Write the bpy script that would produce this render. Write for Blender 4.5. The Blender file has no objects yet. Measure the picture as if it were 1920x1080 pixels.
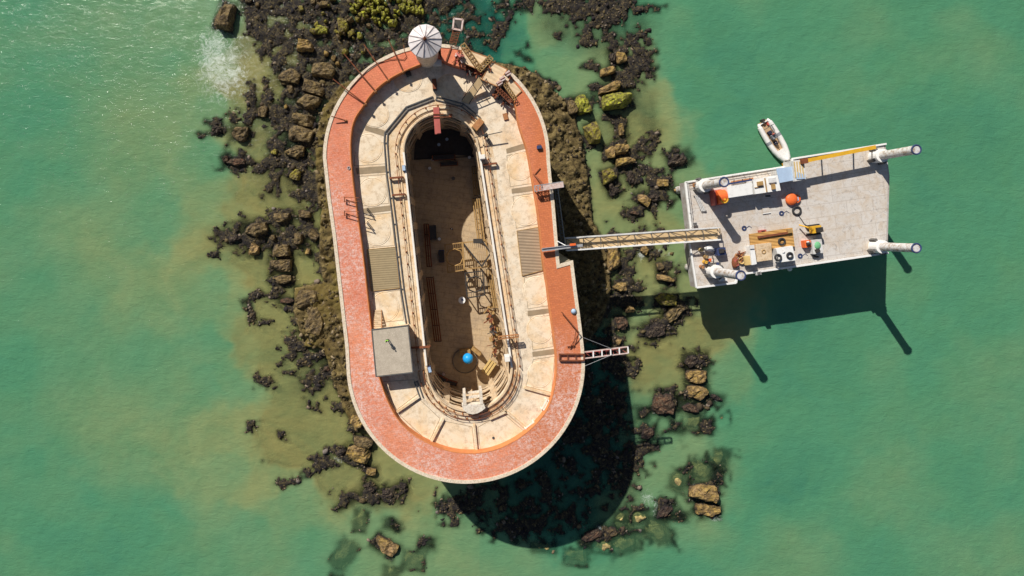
import bpy, bmesh, math, random
import numpy as np
from mathutils import Vector, Matrix
from mathutils.geometry import tessellate_polygon
R = math.radians
random.seed(7)
scene = bpy.context.scene
col = scene.collection
# ------------------------------------------------------------------ camera, light, exposure
CH, CF, NX, NY = 110.0, 1080.0, 850.0, 430.0      # height (m), focal length in photo pixels, nadir pixel
cam_d = bpy.data.cameras.new('camera'); cam = bpy.data.objects.new('camera', cam_d); col.objects.link(cam)
cam.location = (0, 0, CH); cam.rotation_euler = (0, 0, 0)
cam_d.sensor_width = 36; cam_d.lens = 36*CF/1920
cam_d.shift_x = (960-NX)/1920; cam_d.shift_y = -(540-NY)/1920
cam_d.clip_start = 1; cam_d.clip_end = 5000
scene.camera = cam
SUN_EL = 38.0; SD = Vector((0.56, -0.83, 0)).normalized()     # SD: the way shadows fall
world = bpy.data.worlds.new('World'); scene.world = world; world.use_nodes = True
wn = world.node_tree; bg = wn.nodes['Background']
sky = wn.nodes.new('ShaderNodeTexSky'); sky.sky_type = 'NISHITA'; sky.sun_disc = False
sky.sun_elevation = R(SUN_EL); sky.sun_rotation = math.atan2(-SD.x, -SD.y)
wn.links.new(sky.outputs[0], bg.inputs[0]); bg.inputs[1].default_value = 0.05
sl = bpy.data.lights.new('sun', 'SUN'); sl.energy = 5.0; sl.angle = R(0.5); sl.color = (1, 0.95, 0.86)
so = bpy.data.objects.new('sun', sl); col.objects.link(so)
dirv = (SD*math.cos(R(SUN_EL)) + Vector((0, 0, -math.sin(R(SUN_EL))))).normalized()
so.rotation_euler = dirv.to_track_quat('-Z', 'Y').to_euler(); so.location = (-60, 90, 90)
scene.view_settings.view_transform = 'Standard'; scene.view_settings.look = 'None'
scene.view_settings.exposure = 0.12; scene.view_settings.gamma = 1.0

# ------------------------------------------------------------------ helpers
def at(px, py, z):
    k = (CH-z)/CF
    return Vector(((px-NX)*k, -(py-NY)*k, z))
def lin(c):
    return tuple(((v/255+0.055)/1.055)**2.4 if v > 10 else v/255/12.92 for v in c)
def tag(o, label=None, cat=None, group=None, kind=None):
    if label: o['label'] = label
    if cat: o['category'] = cat
    if group: o['group'] = group
    if kind: o['kind'] = kind
    return o
def thing(name, label, cat, loc, group=None):
    o = bpy.data.objects.new(name, None); col.objects.link(o); o.location = loc; o.empty_display_size = 0.5
    return tag(o, label, cat, group)
def wloc(o):
    v = Vector(o.location)
    while o.parent: o = o.parent; v = v + Vector(o.location)
    return v
class MB:
    def __init__(s): s.v = []; s.f = []
    def add(s, vs, fs):
        n = len(s.v); s.v += [tuple(v) for v in vs]; s.f += [tuple(i+n for i in f) for f in fs]; return s
    def box(s, c, size, rz=0, tilt=None):
        c = Vector(c); hx, hy, hz = size[0]/2, size[1]/2, size[2]/2
        m = Matrix.Rotation(rz, 3, 'Z')
        if tilt: m = m @ Matrix.Rotation(tilt[1], 3, tilt[0])
        vs = [c + m @ Vector((x*hx, y*hy, z*hz)) for x in (-1, 1) for y in (-1, 1) for z in (-1, 1)]
        return s.add(vs, [(0,1,3,2),(4,6,7,5),(0,4,5,1),(2,3,7,6),(0,2,6,4),(1,5,7,3)])
    def bar(s, a, b, w, h=None):
        a = Vector(a); b = Vector(b); h = h or w; d = (b-a)
        if d.length < 1e-6: return s
        d.normalize(); up = Vector((0, 0, 1)) if abs(d.z) < 0.95 else Vector((1, 0, 0))
        x = d.cross(up).normalized()*w/2; y = x.normalized().cross(d).normalized()*h/2
        vs = [p + i*x + j*y for p in (a, b) for i in (-1, 1) for j in (-1, 1)]
        return s.add(vs, [(0,1,3,2),(4,6,7,5),(0,4,5,1),(2,3,7,6),(0,2,6,4),(1,5,7,3)])
    def tube(s, a, b, r, n=8, r2=None, cap=True):
        a = Vector(a); b = Vector(b); d = (b-a).normalized(); r2 = r if r2 is None else r2
        up = Vector((0, 0, 1)) if abs(d.z) < 0.95 else Vector((1, 0, 0))
        x = d.cross(up).normalized(); y = x.cross(d)
        vs = [p + (x*math.cos(2*math.pi*i/n)+y*math.sin(2*math.pi*i/n))*q for p, q in ((a, r), (b, r2)) for i in range(n)]
        fs = [(i, (i+1) % n, n+(i+1) % n, n+i) for i in range(n)]
        if cap: fs += [tuple(range(n))[::-1], tuple(range(n, 2*n))]
        return s.add(vs, fs)
    def path(s, pts, r, n=6):
        for a, b in zip(pts[:-1], pts[1:]): s.tube(a, b, r, n)
        return s
    def prism(s, poly, z0, z1, holes=()):
        loops = [[Vector((p[0], p[1], 0)) for p in L] for L in [poly]+list(holes)]
        tris = tessellate_polygon(loops); flat = [p for L in loops for p in L]; n = len(flat)
        vs = [(p.x, p.y, z1) for p in flat] + [(p.x, p.y, z0) for p in flat]
        fs = []
        for t in tris:
            a, b, c = (flat[i] for i in t)
            if (b-a).cross(c-a).z < 0: t = t[::-1]
            fs.append(tuple(t)); fs.append(tuple(i+n for i in t[::-1]))
        o = 0
        for L in loops:
            m = len(L)
            area = sum(L[i].x*L[(i+1) % m].y-L[(i+1) % m].x*L[i].y for i in range(m))
            hole = o > 0
            for i in range(m):
                j = (i+1) % m; q = (o+i, o+i+n, o+j+n, o+j)
                fs.append(q if (area > 0) != hole else q[::-1])
            o += m
        return s.add(vs, fs)
    def pp(s, pxs, zt, z0):
        return s.prism([at(x, y, zt) for x, y in pxs], z0, zt)
    def sheet(s, poly, z):
        L = [Vector((p[0], p[1], 0)) for p in poly]
        fs = []
        for t in tessellate_polygon([L]):
            a, b, c = (L[i] for i in t)
            fs.append(tuple(t) if (b-a).cross(c-a).z > 0 else tuple(t[::-1]))
        return s.add([(p.x, p.y, z) for p in L], fs)
    def sphere(s, c, r, nu=16, nv=10, sc=(1, 1, 1), half=False):
        c = Vector(c); vs = []; fs = []
        v0 = 0.5 if half else 0
        for j in range(nv+1):
            th = math.pi*(v0 + (1-v0)*j/nv)
            for i in range(nu):
                ph = 2*math.pi*i/nu
                vs.append(c+Vector((r*sc[0]*math.sin(th)*math.cos(ph), r*sc[1]*math.sin(th)*math.sin(ph), -r*sc[2]*math.cos(th))))
        for j in range(nv):
            for i in range(nu):
                k = (i+1) % nu
                fs.append((j*nu+i, j*nu+k, (j+1)*nu+k, (j+1)*nu+i))
        return s.add(vs, fs)
    def torus(s, c, R0, r, nu=24, nv=8, axis=None):
        c = Vector(c); m = Matrix.Identity(3)
        if axis is not None: m = Vector((0, 0, 1)).rotation_difference(Vector(axis)).to_matrix()
        vs = []; fs = []
        for i in range(nu):
            a = 2*math.pi*i/nu
            for j in range(nv):
                b = 2*math.pi*j/nv
                vs.append(c+m @ Vector(((R0+r*math.cos(b))*math.cos(a), (R0+r*math.cos(b))*math.sin(a), r*math.sin(b))))
        for i in range(nu):
            for j in range(nv):
                fs.append((i*nv+j, ((i+1) % nu)*nv+j, ((i+1) % nu)*nv+(j+1) % nv, i*nv+(j+1) % nv))
        return s.add(vs, fs)
    def build(s, name, mat, parent=None, label=None, cat=None, group=None, kind=None, smooth=False, bevel=0):
        vs = np.array(s.v, dtype=float)
        if parent is not None: org = wloc(parent)
        else:
            lo = vs.min(0); hi = vs.max(0); org = Vector(((lo[0]+hi[0])/2, (lo[1]+hi[1])/2, lo[2]))
        vs = vs - np.array(org)
        me = bpy.data.meshes.new(name); me.from_pydata(vs.tolist(), [], s.f); me.update()
        me.materials.append(mat)
        if smooth: me.polygons.foreach_set('use_smooth', [True]*len(me.polygons))
        o = bpy.data.objects.new(name, me); col.objects.link(o)
        if parent is not None: o.parent = parent
        else: o.location = org
        if bevel:
            b = o.modifiers.new('bevel', 'BEVEL'); b.width = bevel; b.segments = 2; b.limit_method = 'ANGLE'
        return tag(o, label, cat, group, kind)

# ---- materials
def mat(name, rough=0.8, metal=0.0):
    m = bpy.data.materials.new(name); m.use_nodes = True; nt = m.node_tree
    b = nt.nodes['Principled BSDF']; b.inputs['Roughness'].default_value = rough; b.inputs['Metallic'].default_value = metal
    b.inputs['Specular IOR Level'].default_value = 0.3
    return m, nt, b
class NT:
    def __init__(s, nt): s.nt = nt; s.tc = nt.nodes.new('ShaderNodeNewGeometry'); s.ob = nt.nodes.new('ShaderNodeTexCoord')
    def noise(s, scale, detail=6, rough=0.6, vec=None, dist=0.0):
        n = s.nt.nodes.new('ShaderNodeTexNoise'); n.inputs['Scale'].default_value = scale
        n.inputs['Detail'].default_value = detail; n.inputs['Roughness'].default_value = rough; n.inputs['Distortion'].default_value = dist
        s.nt.links.new(vec or s.tc.outputs['Position'], n.inputs['Vector']); return n.outputs['Fac']
    def vor(s, scale, feat='F1', vec=None):
        n = s.nt.nodes.new('ShaderNodeTexVoronoi'); n.inputs['Scale'].default_value = scale; n.feature = feat
        s.nt.links.new(vec or s.tc.outputs['Position'], n.inputs['Vector']); return n.outputs['Distance']
    def ramp(s, fac, stops):
        n = s.nt.nodes.new('ShaderNodeValToRGB'); e = n.color_ramp.elements
        while len(e) < len(stops): e.new(0.5)
        for el, (p, c) in zip(e, stops):
            el.position = p; el.color = (*c, 1) if not isinstance(c, float) else (c, c, c, 1)
        s.nt.links.new(fac, n.inputs[0]); return n.outputs[0]
    def mix(s, fac, a, b, mode='MIX'):
        n = s.nt.nodes.new('ShaderNodeMix'); n.data_type = 'RGBA'; n.blend_type = mode
        for sock, v in ((n.inputs[0], fac), (n.inputs[6], a), (n.inputs[7], b)):
            if isinstance(v, (int, float)): sock.default_value = v
            elif isinstance(v, tuple): sock.default_value = (*v, 1)
            else: s.nt.links.new(v, sock)
        return n.outputs[2]
    def math(s, op, a, b=0.0, clamp=False):
        n = s.nt.nodes.new('ShaderNodeMath'); n.operation = op; n.use_clamp = clamp
        for sock, v in ((n.inputs[0], a), (n.inputs[1], b)):
            if isinstance(v, (int, float)): sock.default_value = v
            else: s.nt.links.new(v, sock)
        return n.outputs[0]
    def attr(s, name):
        n = s.nt.nodes.new('ShaderNodeAttribute'); n.attribute_name = name; return n.outputs['Fac']
    def xyz(s):
        n = s.nt.nodes.new('ShaderNodeSeparateXYZ'); s.nt.links.new(s.tc.outputs['Position'], n.inputs[0]); return n.outputs
    def bump(s, h, strength, dist, bsdf):
        n = s.nt.nodes.new('ShaderNodeBump'); n.inputs['Strength'].default_value = strength; n.inputs['Distance'].default_value = dist
        s.nt.links.new(h, n.inputs['Height']); s.nt.links.new(n.outputs[0], bsdf.inputs['Normal']); return n.outputs[0]
    def out(s, c, bsdf): s.nt.links.new(c, bsdf.inputs['Base Color'])
def simple(name, c, c2=None, scale=1.5, rough=0.75, metal=0.0, bump=0.15, lo=0.35, hi=0.7):
    m, nt, b = mat(name, rough, metal); g = NT(nt)
    c2 = c2 or tuple(v*0.6 for v in c)
    g.out(g.ramp(g.noise(scale, 8, 0.7), [(lo, c), (hi, c2)]), b)
    if bump: g.bump(g.noise(scale*4, 5), bump, 0.05, b)
    return m
M = {}
# sun-bleached limestone terrace
def m_stone(name, base, stain, dark, s1=0.35, amount=0.62, joints=0):
    m, nt, b = mat(name, 0.9); g = NT(nt)
    c = g.mix(g.ramp(g.noise(s1, 7, 0.65, dist=0.6), [(0.45, 0.0), (amount+0.12, 1.0)]), base, stain)
    c = g.mix(g.ramp(g.noise(s1*3.1, 8, 0.78), [(0.49, 0.0), (0.66, 0.8)]), c, dark)
    c = g.mix(g.ramp(g.noise(9, 4, 0.8), [(0.35, 0.28), (0.6, 0.0)]), c, dark)
    if joints:
        mp = nt.nodes.new('ShaderNodeMapping'); mp.inputs['Rotation'].default_value[2] = R(8); nt.links.new(g.tc.outputs['Position'], mp.inputs[0])
        bk = nt.nodes.new('ShaderNodeTexBrick'); bk.inputs['Scale'].default_value = joints; bk.inputs['Mortar Size'].default_value = 0.018; bk.inputs['Color1'].default_value = (1, 1, 1, 1); bk.inputs['Color2'].default_value = (.96, .96, .96, 1); bk.inputs['Mortar'].default_value = (.86, .83, .80, 1)
        nt.links.new(mp.outputs[0], bk.inputs['Vector']); c = g.mix(1.0, c, bk.outputs['Color'], 'MULTIPLY')
    g.out(c, b); g.bump(g.noise(5, 8, 0.7), 0.3, 0.06, b); return m
M['terrace'] = m_stone('terrace_stone', (0.84, 0.72, 0.56), (0.76, 0.55, 0.34), (0.40, 0.30, 0.20), 0.3, 0.58)
M['vault'] = m_stone('vault_stone', (0.84, 0.71, 0.54), (0.79, 0.55, 0.30), (0.50, 0.36, 0.22), 0.26, 0.56)
M['walkway'] = m_stone('walkway_stone', (0.77, 0.57, 0.36), (0.80, 0.68, 0.51), (0.40, 0.24, 0.10), 0.4, 0.5)
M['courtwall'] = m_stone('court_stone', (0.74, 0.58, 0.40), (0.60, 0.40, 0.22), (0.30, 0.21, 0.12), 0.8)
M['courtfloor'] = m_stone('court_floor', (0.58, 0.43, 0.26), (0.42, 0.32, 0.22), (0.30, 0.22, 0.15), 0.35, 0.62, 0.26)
M['coping'] = m_stone('coping_stone', (0.80, 0.69, 0.55), (0.7, 0.52, 0.36), (0.30, 0.24, 0.15), 1.2)
M['portal'] = m_stone('portal_stone', (0.80, 0.73, 0.63), (0.66, 0.52, 0.38), (0.35, 0.27, 0.2), 0.9)
M['trough'] = simple('drain_floor', (0.36, 0.27, 0.17), (0.25, 0.19, 0.12), 0.8)
M['whitepaint'] = simple('white_masonry', (0.82, 0.77, 0.70), (0.62, 0.52, 0.4), 1.6, lo=0.5, hi=0.8)
# outer wall blocks
m, nt, b = mat('wall_blocks', 0.9); g = NT(nt)
g.out(g.mix(g.ramp(g.noise(0.5, 8, 0.7), [(0.4, 0.0), (0.7, 1.0)]), (0.46, 0.38, 0.27), (0.24, 0.20, 0.14)), b)
g.bump(g.vor(0.9), 0.4, 0.1, b); M['wall'] = m
# red rampart surface
def m_red(name, north):
    m, nt, b = mat(name, 0.85); g = NT(nt); X, Y, Z = g.xyz()
    # the paint is sound at the north west, scoured to white grit on the west and south, baked darker on the east
    base = g.mix(g.ramp(g.noise(0.12, 5, 0.6), [(0.38, 0.0), (0.62, 1.0)]), (0.79, 0.28, 0.145), (0.72, 0.22, 0.12))
    east = g.math('MULTIPLY', g.math('SUBTRACT', X, 7.0), 0.16, True)
    base = g.mix(east, base, (0.64, 0.20, 0.08))
    base = g.mix(g.ramp(g.noise(1.1, 7, 0.8), [(0.5, 0.0), (0.72, 0.65)]), base, (0.50, 0.15, 0.075))
    wear = g.math('MULTIPLY', g.math('SUBTRACT', 21.0, Y), 0.055, True)
    wear = g.math('MULTIPLY', wear, g.math('SUBTRACT', 1.0, g.math('MULTIPLY', east, g.math('MULTIPLY', g.math('ADD', Y, 24.0), 0.1, True))))
    big = g.ramp(g.noise(0.22, 4, 0.6), [(0.36, 0.25), (0.62, 1.0)])
    fl = g.ramp(g.noise(1.9, 7, 0.95, dist=0.5), [(0.475, 0.0), (0.535, 1.0)])
    fac = g.math('MULTIPLY', g.math('MULTIPLY', wear, big), g.math('MULTIPLY', fl, 0.95))
    base = g.mix(g.ramp(g.noise(0.9, 9, 0.9, dist=1.5), [(0.52, 0.0), (0.62, 0.5)]), base, (0.40, 0.12, 0.065))
    c = g.mix(fac, base, (0.82, 0.62, 0.56))
    c = g.mix(g.ramp(g.noise(5.5, 3, 0.9), [(0.66, 0.0), (0.69, 0.8)]), c, (0.84, 0.78, 0.72))
    mp = nt.nodes.new('ShaderNodeMapping'); mp.inputs['Rotation'].default_value[2] = R(8); nt.links.new(g.tc.outputs['Position'], mp.inputs[0])
    bk = nt.nodes.new('ShaderNodeTexBrick'); bk.inputs['Scale'].default_value = 0.9; bk.inputs['Mortar Size'].default_value = 0.03; bk.inputs['Color1'].default_value = (1, 1, 1, 1); bk.inputs['Color2'].default_value = (.84, .84, .84, 1); bk.inputs['Mortar'].default_value = (.8, .72, .68, 1)
    nt.links.new(mp.outputs[0], bk.inputs['Vector']); c = g.mix(1.0, c, bk.outputs['Color'], 'MULTIPLY')
    g.out(c, b); g.bump(g.noise(6, 8, 0.7), 0.35, 0.05, b); return m
M['red'] = m_red('red_rampart_paint', True)
M['orange'] = simple('orange_wall_paint', (0.72, 0.26, 0.09), (0.52, 0.18, 0.07), 1.0)
M['roofgrit'] = None
m, nt, b = mat('shelter_roof_grit', 0.95); g = NT(nt)
c = g.mix(g.ramp(g.noise(1.2, 6, 0.7), [(0.35, 0.0), (0.7, 1.0)]), (0.50, 0.43, 0.34), (0.38, 0.32, 0.25))
c = g.mix(g.ramp(g.noise(7, 4, 0.8), [(0.57, 0.0), (0.64, 0.8)]), c, (0.70, 0.62, 0.52))
g.out(c, b); M['roofgrit'] = m
# slatted decks
def m_slat(name, a, b2, rz, scale):
    m, nt, b = mat(name, 0.85); g = NT(nt)
    mp = nt.nodes.new('ShaderNodeMapping'); mp.inputs['Rotation'].default_value[2] = rz
    nt.links.new(g.tc.outputs['Position'], mp.inputs[0])
    w = nt.nodes.new('ShaderNodeTexWave'); w.inputs['Scale'].default_value = scale; w.bands_direction = 'Y'
    w.inputs['Distortion'].default_value = 0.3
    nt.links.new(mp.outputs[0], w.inputs['Vector'])
    c = g.ramp(w.outputs['Fac'], [(0.15, b2), (0.5, a)])
    c = g.mix(g.ramp(g.noise(0.7, 6, 0.7), [(0.4, 0.0), (0.75, 0.6)]), c, tuple(v*0.6 for v in a))
    g.out(c, b); g.bump(w.outputs['Fac'], 0.5, 0.05, b); return m
M['slat_l'] = m_slat('olive_slats', (0.40, 0.31, 0.18), (0.27, 0.20, 0.11), R(3), 1.1)
M['slat_r'] = m_slat('brown_slats', (0.42, 0.31, 0.21), (0.26, 0.19, 0.12), R(3), 0.65)
M['plank'] = m_slat('gangway_planks', (0.72, 0.52, 0.29), (0.60, 0.42, 0.23), R(90), 1.6)
M['ply'] = m_slat('plywood_deck', (0.76, 0.57, 0.37), (0.68, 0.50, 0.31), R(30), 0.5)
M['timber'] = m_slat('orange_timber', (0.60, 0.34, 0.11), (0.38, 0.20, 0.06), R(7), 0.55)
M['rust'] = simple('rust', (0.30, 0.10, 0.045), (0.13, 0.045, 0.025), 2.0, 0.8, 0.2)
M['rustlight'] = simple('light_rust', (0.52, 0.25, 0.10), (0.30, 0.12, 0.05), 2.0, 0.8, 0.1)
M['redsteel'] = simple('red_lead_paint', (0.50, 0.12, 0.10), (0.36, 0.09, 0.07), 1.2, 0.6)
M['ochresteel'] = simple('ochre_painted_steel', (0.46, 0.29, 0.11), (0.26, 0.15, 0.06), 1.5, 0.7)
M['galv'] = simple('galvanised_steel', (0.52, 0.52, 0.52), (0.32, 0.32, 0.34), 2.2, 0.5, 0.4)
M['shade_dark'] = simple('painted_shade', (0.085, 0.075, 0.07), (0.05, 0.045, 0.045), 1.5, 0.8)  # near-black colour standing in for deep courtyard shade
M['seam'] = simple('seam_metal', (0.36, 0.31, 0.31), (0.22, 0.18, 0.18), 2, 0.6)
M['dark'] = simple('dark_steel', (0.035, 0.035, 0.04), (0.07, 0.06, 0.05), 2, 0.6, 0.2)
M['grey'] = simple('grey_steel', (0.16, 0.155, 0.15), (0.09, 0.085, 0.08), 2, 0.6, 0.2)
M['pinkwhite'] = simple('weathered_pinkish_metal', (0.66, 0.55, 0.52), (0.48, 0.30, 0.24), 2.5, 0.6)
M['white'] = simple('white_paint', (0.80, 0.79, 0.77), (0.62, 0.60, 0.58), 1.8, 0.5, lo=0.5, hi=0.8)
M['offwhite'] = simple('grimy_white_paint', (0.66, 0.65, 0.64), (0.40, 0.36, 0.32), 1.5, 0.6, lo=0.45, hi=0.75)
M['palebl'] = simple('pale_blue_paint', (0.42, 0.55, 0.72), (0.35, 0.45, 0.60), 1.0, 0.5)
M['blue'] = simple('blue_paint', (0.012, 0.28, 0.70), (0.03, 0.38, 0.80), 1.0, 0.35)
M['bluedk'] = simple('dark_blue_paint', (0.03, 0.06, 0.18), (0.05, 0.05, 0.08), 1.5, 0.6)
M['orangep'] = simple('orange_plastic', (0.85, 0.17, 0.04), (0.70, 0.12, 0.03), 1.5, 0.5)
M['yellow'] = simple('yellow_paint', (0.75, 0.42, 0.03), (0.55, 0.30, 0.03), 1.2, 0.5)
M['drumyel'] = simple('straw_drum', (0.66, 0.48, 0.20), (0.50, 0.34, 0.13), 2, 0.6)
M['rubber'] = simple('black_rubber', (0.025, 0.025, 0.028), (0.05, 0.05, 0.05), 3, 0.8)
M['green'] = simple('green_paint', (0.12, 0.40, 0.18), (0.2, 0.45, 0.25), 2, 0.6)
m, nt, b = mat('barge_deck', 0.7); g = NT(nt)
mp = nt.nodes.new('ShaderNodeMapping'); mp.inputs['Rotation'].default_value[2] = R(-8); nt.links.new(g.tc.outputs['Position'], mp.inputs[0])
bk = nt.nodes.new('ShaderNodeTexBrick'); bk.inputs['Scale'].default_value = 0.11; bk.inputs['Mortar Size'].default_value = 0.005; bk.inputs['Color1'].default_value = (0.62, 0.58, 0.54, 1); bk.inputs['Color2'].default_value = (0.58, 0.54, 0.50, 1); bk.inputs['Mortar'].default_value = (0.46, 0.41, 0.37, 1)
nt.links.new(mp.outputs[0], bk.inputs['Vector'])
c = g.mix(g.ramp(g.noise(0.35, 8, 0.75, dist=1.0), [(0.44, 0.0), (0.66, 0.8)]), bk.outputs['Color'], (0.52, 0.41, 0.30))
c = g.mix(g.ramp(g.noise(1.3, 8, 0.85), [(0.52, 0.0), (0.66, 0.75)]), c, (0.36, 0.27, 0.2))
c = g.mix(g.ramp(g.noise(0.8, 7, 0.8, dist=2.0), [(0.56, 0.0), (0.62, 0.6)]), c, (0.24, 0.22, 0.21))
g.out(c, b); M['bargedeck'] = m
M['leg'] = simple('leg_paint', (0.64, 0.63, 0.63), (0.34, 0.25, 0.18), 1.6, 0.55, lo=0.44, hi=0.62)
M['bargehull'] = simple('barge_hull', (0.50, 0.49, 0.48), (0.30, 0.24, 0.2), 0.8, 0.6)
M['hiviz'] = simple('fluorescent_fabric', (0.30, 0.75, 0.05), (0.25, 0.6, 0.05), 5, 0.8)
M['navy'] = simple('navy_fabric', (0.02, 0.025, 0.06), (0.03, 0.03, 0.05), 5, 0.9)
M['redfab'] = simple('red_fabric', (0.62, 0.12, 0.09), (0.45, 0.08, 0.07), 5, 0.9)
M['greyfab'] = simple('grey_fabric', (0.28, 0.30, 0.33), (0.2, 0.2, 0.22), 5, 0.9)
M['skin'] = simple('skin', (0.50, 0.29, 0.20), (0.44, 0.25, 0.17), 5, 0.6)
M['hair'] = simple('dark_hair', (0.03, 0.02, 0.015), (0.05, 0.03, 0.02), 20, 0.7)
M['hypalon'] = simple('white_inflatable_tube', (0.80, 0.78, 0.76), (0.70, 0.68, 0.66), 2, 0.45, bump=0)
M['ribfloor'] = simple('tan_boat_floor', (0.50, 0.34, 0.20), (0.38, 0.25, 0.15), 2, 0.8)
# rocks
def m_rock(name, top, top2, side, mossamt=0.5, fs=1.6):
    m, nt, b = mat(name, 0.95); g = NT(nt); X, Y, Z = g.xyz()
    p = g.ob.outputs['Object']
    c = g.mix(g.ramp(g.noise(fs*0.35, 6, 0.7), [(0.5-mossamt*0.2, 0.0), (0.62, 1.0)]), top2, top)
    c = g.mix(g.ramp(g.noise(fs, 9, 0.85, dist=0.8), [(0.43, 0.0), (0.55, 0.95)]), c, side)
    c = g.mix(g.ramp(g.noise(fs*0.5, 6, 0.8), [(0.50, 0.0), (0.64, 0.8)]), c, (0.022, 0.016, 0.014))
    c = g.mix(g.ramp(g.noise(fs*2.5, 5, 0.8), [(0.50, 0.0), (0.64, 0.5)]), c, (0.36, 0.28, 0.18))
    wet = g.math('MULTIPLY', g.math('SUBTRACT', g.math('MULTIPLY', g.noise(1.3, 5, 0.7), 1.3), Z), 1.6, True)   # tide line: weed below it
    c = g.mix(wet, c, (0.020, 0.016, 0.018))
    g.out(c, b); g.bump(g.noise(3, 9, 0.8), 0.9, 0.25, b); return m
M['rk_brown'] = m_rock('brown_rock', (0.27, 0.19, 0.07), (0.19, 0.13, 0.06), (0.05, 0.035, 0.018))
M['rk_moss'] = m_rock('mossy_rock', (0.33, 0.30, 0.02), (0.22, 0.18, 0.03), (0.10, 0.07, 0.03), 1.2, 1.3)
M['rk_ochre'] = m_rock('ochre_rock', (0.46, 0.31, 0.07), (0.42, 0.27, 0.13), (0.13, 0.08, 0.03), 0.8, 1.3)
M['rk_dark'] = m_rock('dark_weedy_rock', (0.055, 0.034, 0.022), (0.032, 0.022, 0.02), (0.013, 0.010, 0.012), 0.3)
M['rk_red'] = m_rock('red_brown_rock', (0.15, 0.065, 0.035), (0.09, 0.05, 0.03), (0.03, 0.02, 0.016), 0.5)
M['rk_lime'] = m_rock('lime_moss_rock', (0.50, 0.52, 0.03), (0.34, 0.34, 0.04), (0.12, 0.10, 0.03), 1.3, 2.2)
def m_sub(name, a, bb):
    m, nt, b = mat(name, 0.95); g = NT(nt)
    c = g.mix(g.ramp(g.noise(0.7, 7, 0.75), [(0.42, 0.0), (0.62, 1.0)]), a, bb)
    c = g.mix(g.ramp(g.noise(2.0, 8, 0.8), [(0.5, 0.0), (0.66, 0.8)]), c, (0.03, 0.025, 0.02))
    g.out(c, b); g.bump(g.noise(3, 9, 0.8), 0.8, 0.2, b); return m
M['rk_sub'] = m_sub('submerged_rock', (0.54, 0.43, 0.17), (0.24, 0.19, 0.09))

# ------------------------------------------------------------------ numpy terrain
rng = np.random.RandomState(5)
TAB = rng.rand(256, 256)
def vnoise(x, y):
    xi = np.floor(x).astype(int); yi = np.floor(y).astype(int); fx = x-xi; fy = y-yi
    fx = fx*fx*(3-2*fx); fy = fy*fy*(3-2*fy)
    a = TAB[xi & 255, yi & 255]; b = TAB[(xi+1) & 255, yi & 255]; c = TAB[xi & 255, (yi+1) & 255]; d = TAB[(xi+1) & 255, (yi+1) & 255]
    return (a*(1-fx)+b*fx)*(1-fy)+(c*(1-fx)+d*fx)*fy
def fbm(x, y, o=5, g=0.55):
    s = 0; a = 1; t = 0
    for i in range(o):
        s = s+a*vnoise(x*2**i+17.3*i, y*2**i+5.1*i); t += a; a *= g
    return s/t
def poly_sd(poly, X, Y):     # signed distance, positive inside
    P = np.array(poly, float); n = len(P); d = np.full(X.shape, 1e9); ins = np.zeros(X.shape, bool)
    for i in range(n):
        ax, ay = P[i]; bx, by = P[(i+1) % n]
        ex, ey = bx-ax, by-ay; L = ex*ex+ey*ey
        t = np.clip(((X-ax)*ex+(Y-ay)*ey)/L, 0, 1)
        d = np.minimum(d, np.hypot(X-ax-t*ex, Y-ay-t*ey))
        cr = ((ay > Y) != (by > Y)) & (X < (bx-ax)*(Y-ay)/((by-ay) if by != ay else 1e-9)+ax)
        ins ^= cr
    return np.where(ins, d, -d)
# colour of the water body, 0 deep green .. 1 ochre shoal, -0.5 teal, which also paints the fort's shadow  (x, y in photo pixels on the water plane)
OCH = [(400,60,.1),(430,120,.35),(480,110,.7),(440,170,.7),(400,200,.2),(450,250,.6),(400,300,.1),(480,360,.95),(400,380,.3),(450,400,.6),(420,470,.6),
(480,490,.95),(560,500,.95),(575,520,.9),(410,540,.2),(440,560,.4),(500,590,1.05),(460,620,.7),(400,640,.1),(540,680,.95),(440,720,.1),(400,720,0),(560,740,.95),
(460,790,.4),(520,800,1.),(600,800,1.1),(420,820,.3),(560,830,.9),(430,880,.15),(500,900,.4),(620,880,.7),(640,900,.7),(560,940,.1),(450,1000,0),(600,1030,0),
(700,1000,.1),(750,1060,.1),(730,900,.6),(760,890,.6),(850,980,.15),(950,1060,.1),(1100,1070,.05),(1250,1050,0),(1180,930,.25),(1250,900,.25),(1230,790,.3),
(1250,700,.75),(1200,690,.9),(1240,640,.85),(1310,620,.85),(1300,590,.6),(1370,700,.2),(1450,700,-.05),(1500,600,-.1),(1400,800,0),(1450,900,-.1),(1500,1000,.1),
(1150,420,.5),(1130,380,.55),(1200,380,.5),(1160,340,.6),(1250,420,.6),(1270,450,.45),(1150,500,.65),(1200,500,.65),(1190,580,.5),(1200,240,.75),(1220,200,.5),
(1190,140,.4),(1050,100,.2),(1020,60,.35),(1040,130,.3),(900,60,-.6),(925,100,-.55),(880,40,-.6),(960,100,-.2),(960,40,-.1),(1100,150,.3),(1280,150,.05),(1280,60,.05),
(1350,250,0),(1480,100,-.05),(1480,250,0),(1400,300,0),(1280,380,.3),(1200,20,.05),(1330,50,-.05),(300,100,.1),(300,400,0),(300,700,.05),(300,1000,-.1),(100,200,0),
(100,600,.1),(100,1000,-.1),(1650,100,0),(1650,700,-.05),(1650,1000,0),(1850,400,0),(1850,900,-.1),(600,300,.6),(900,900,.2),(1100,750,-.3),(1050,850,-.35),(1130,880,-.3),(1000,940,-.3),(1120,680,-.3),(1130,800,-.3),(1060,960,-.25),(1200,800,.25),(1215,880,.25),(1180,980,.2),(700,100,.2),(560,230,.3)]  # teal points south east of the fort darken its shadow
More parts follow.
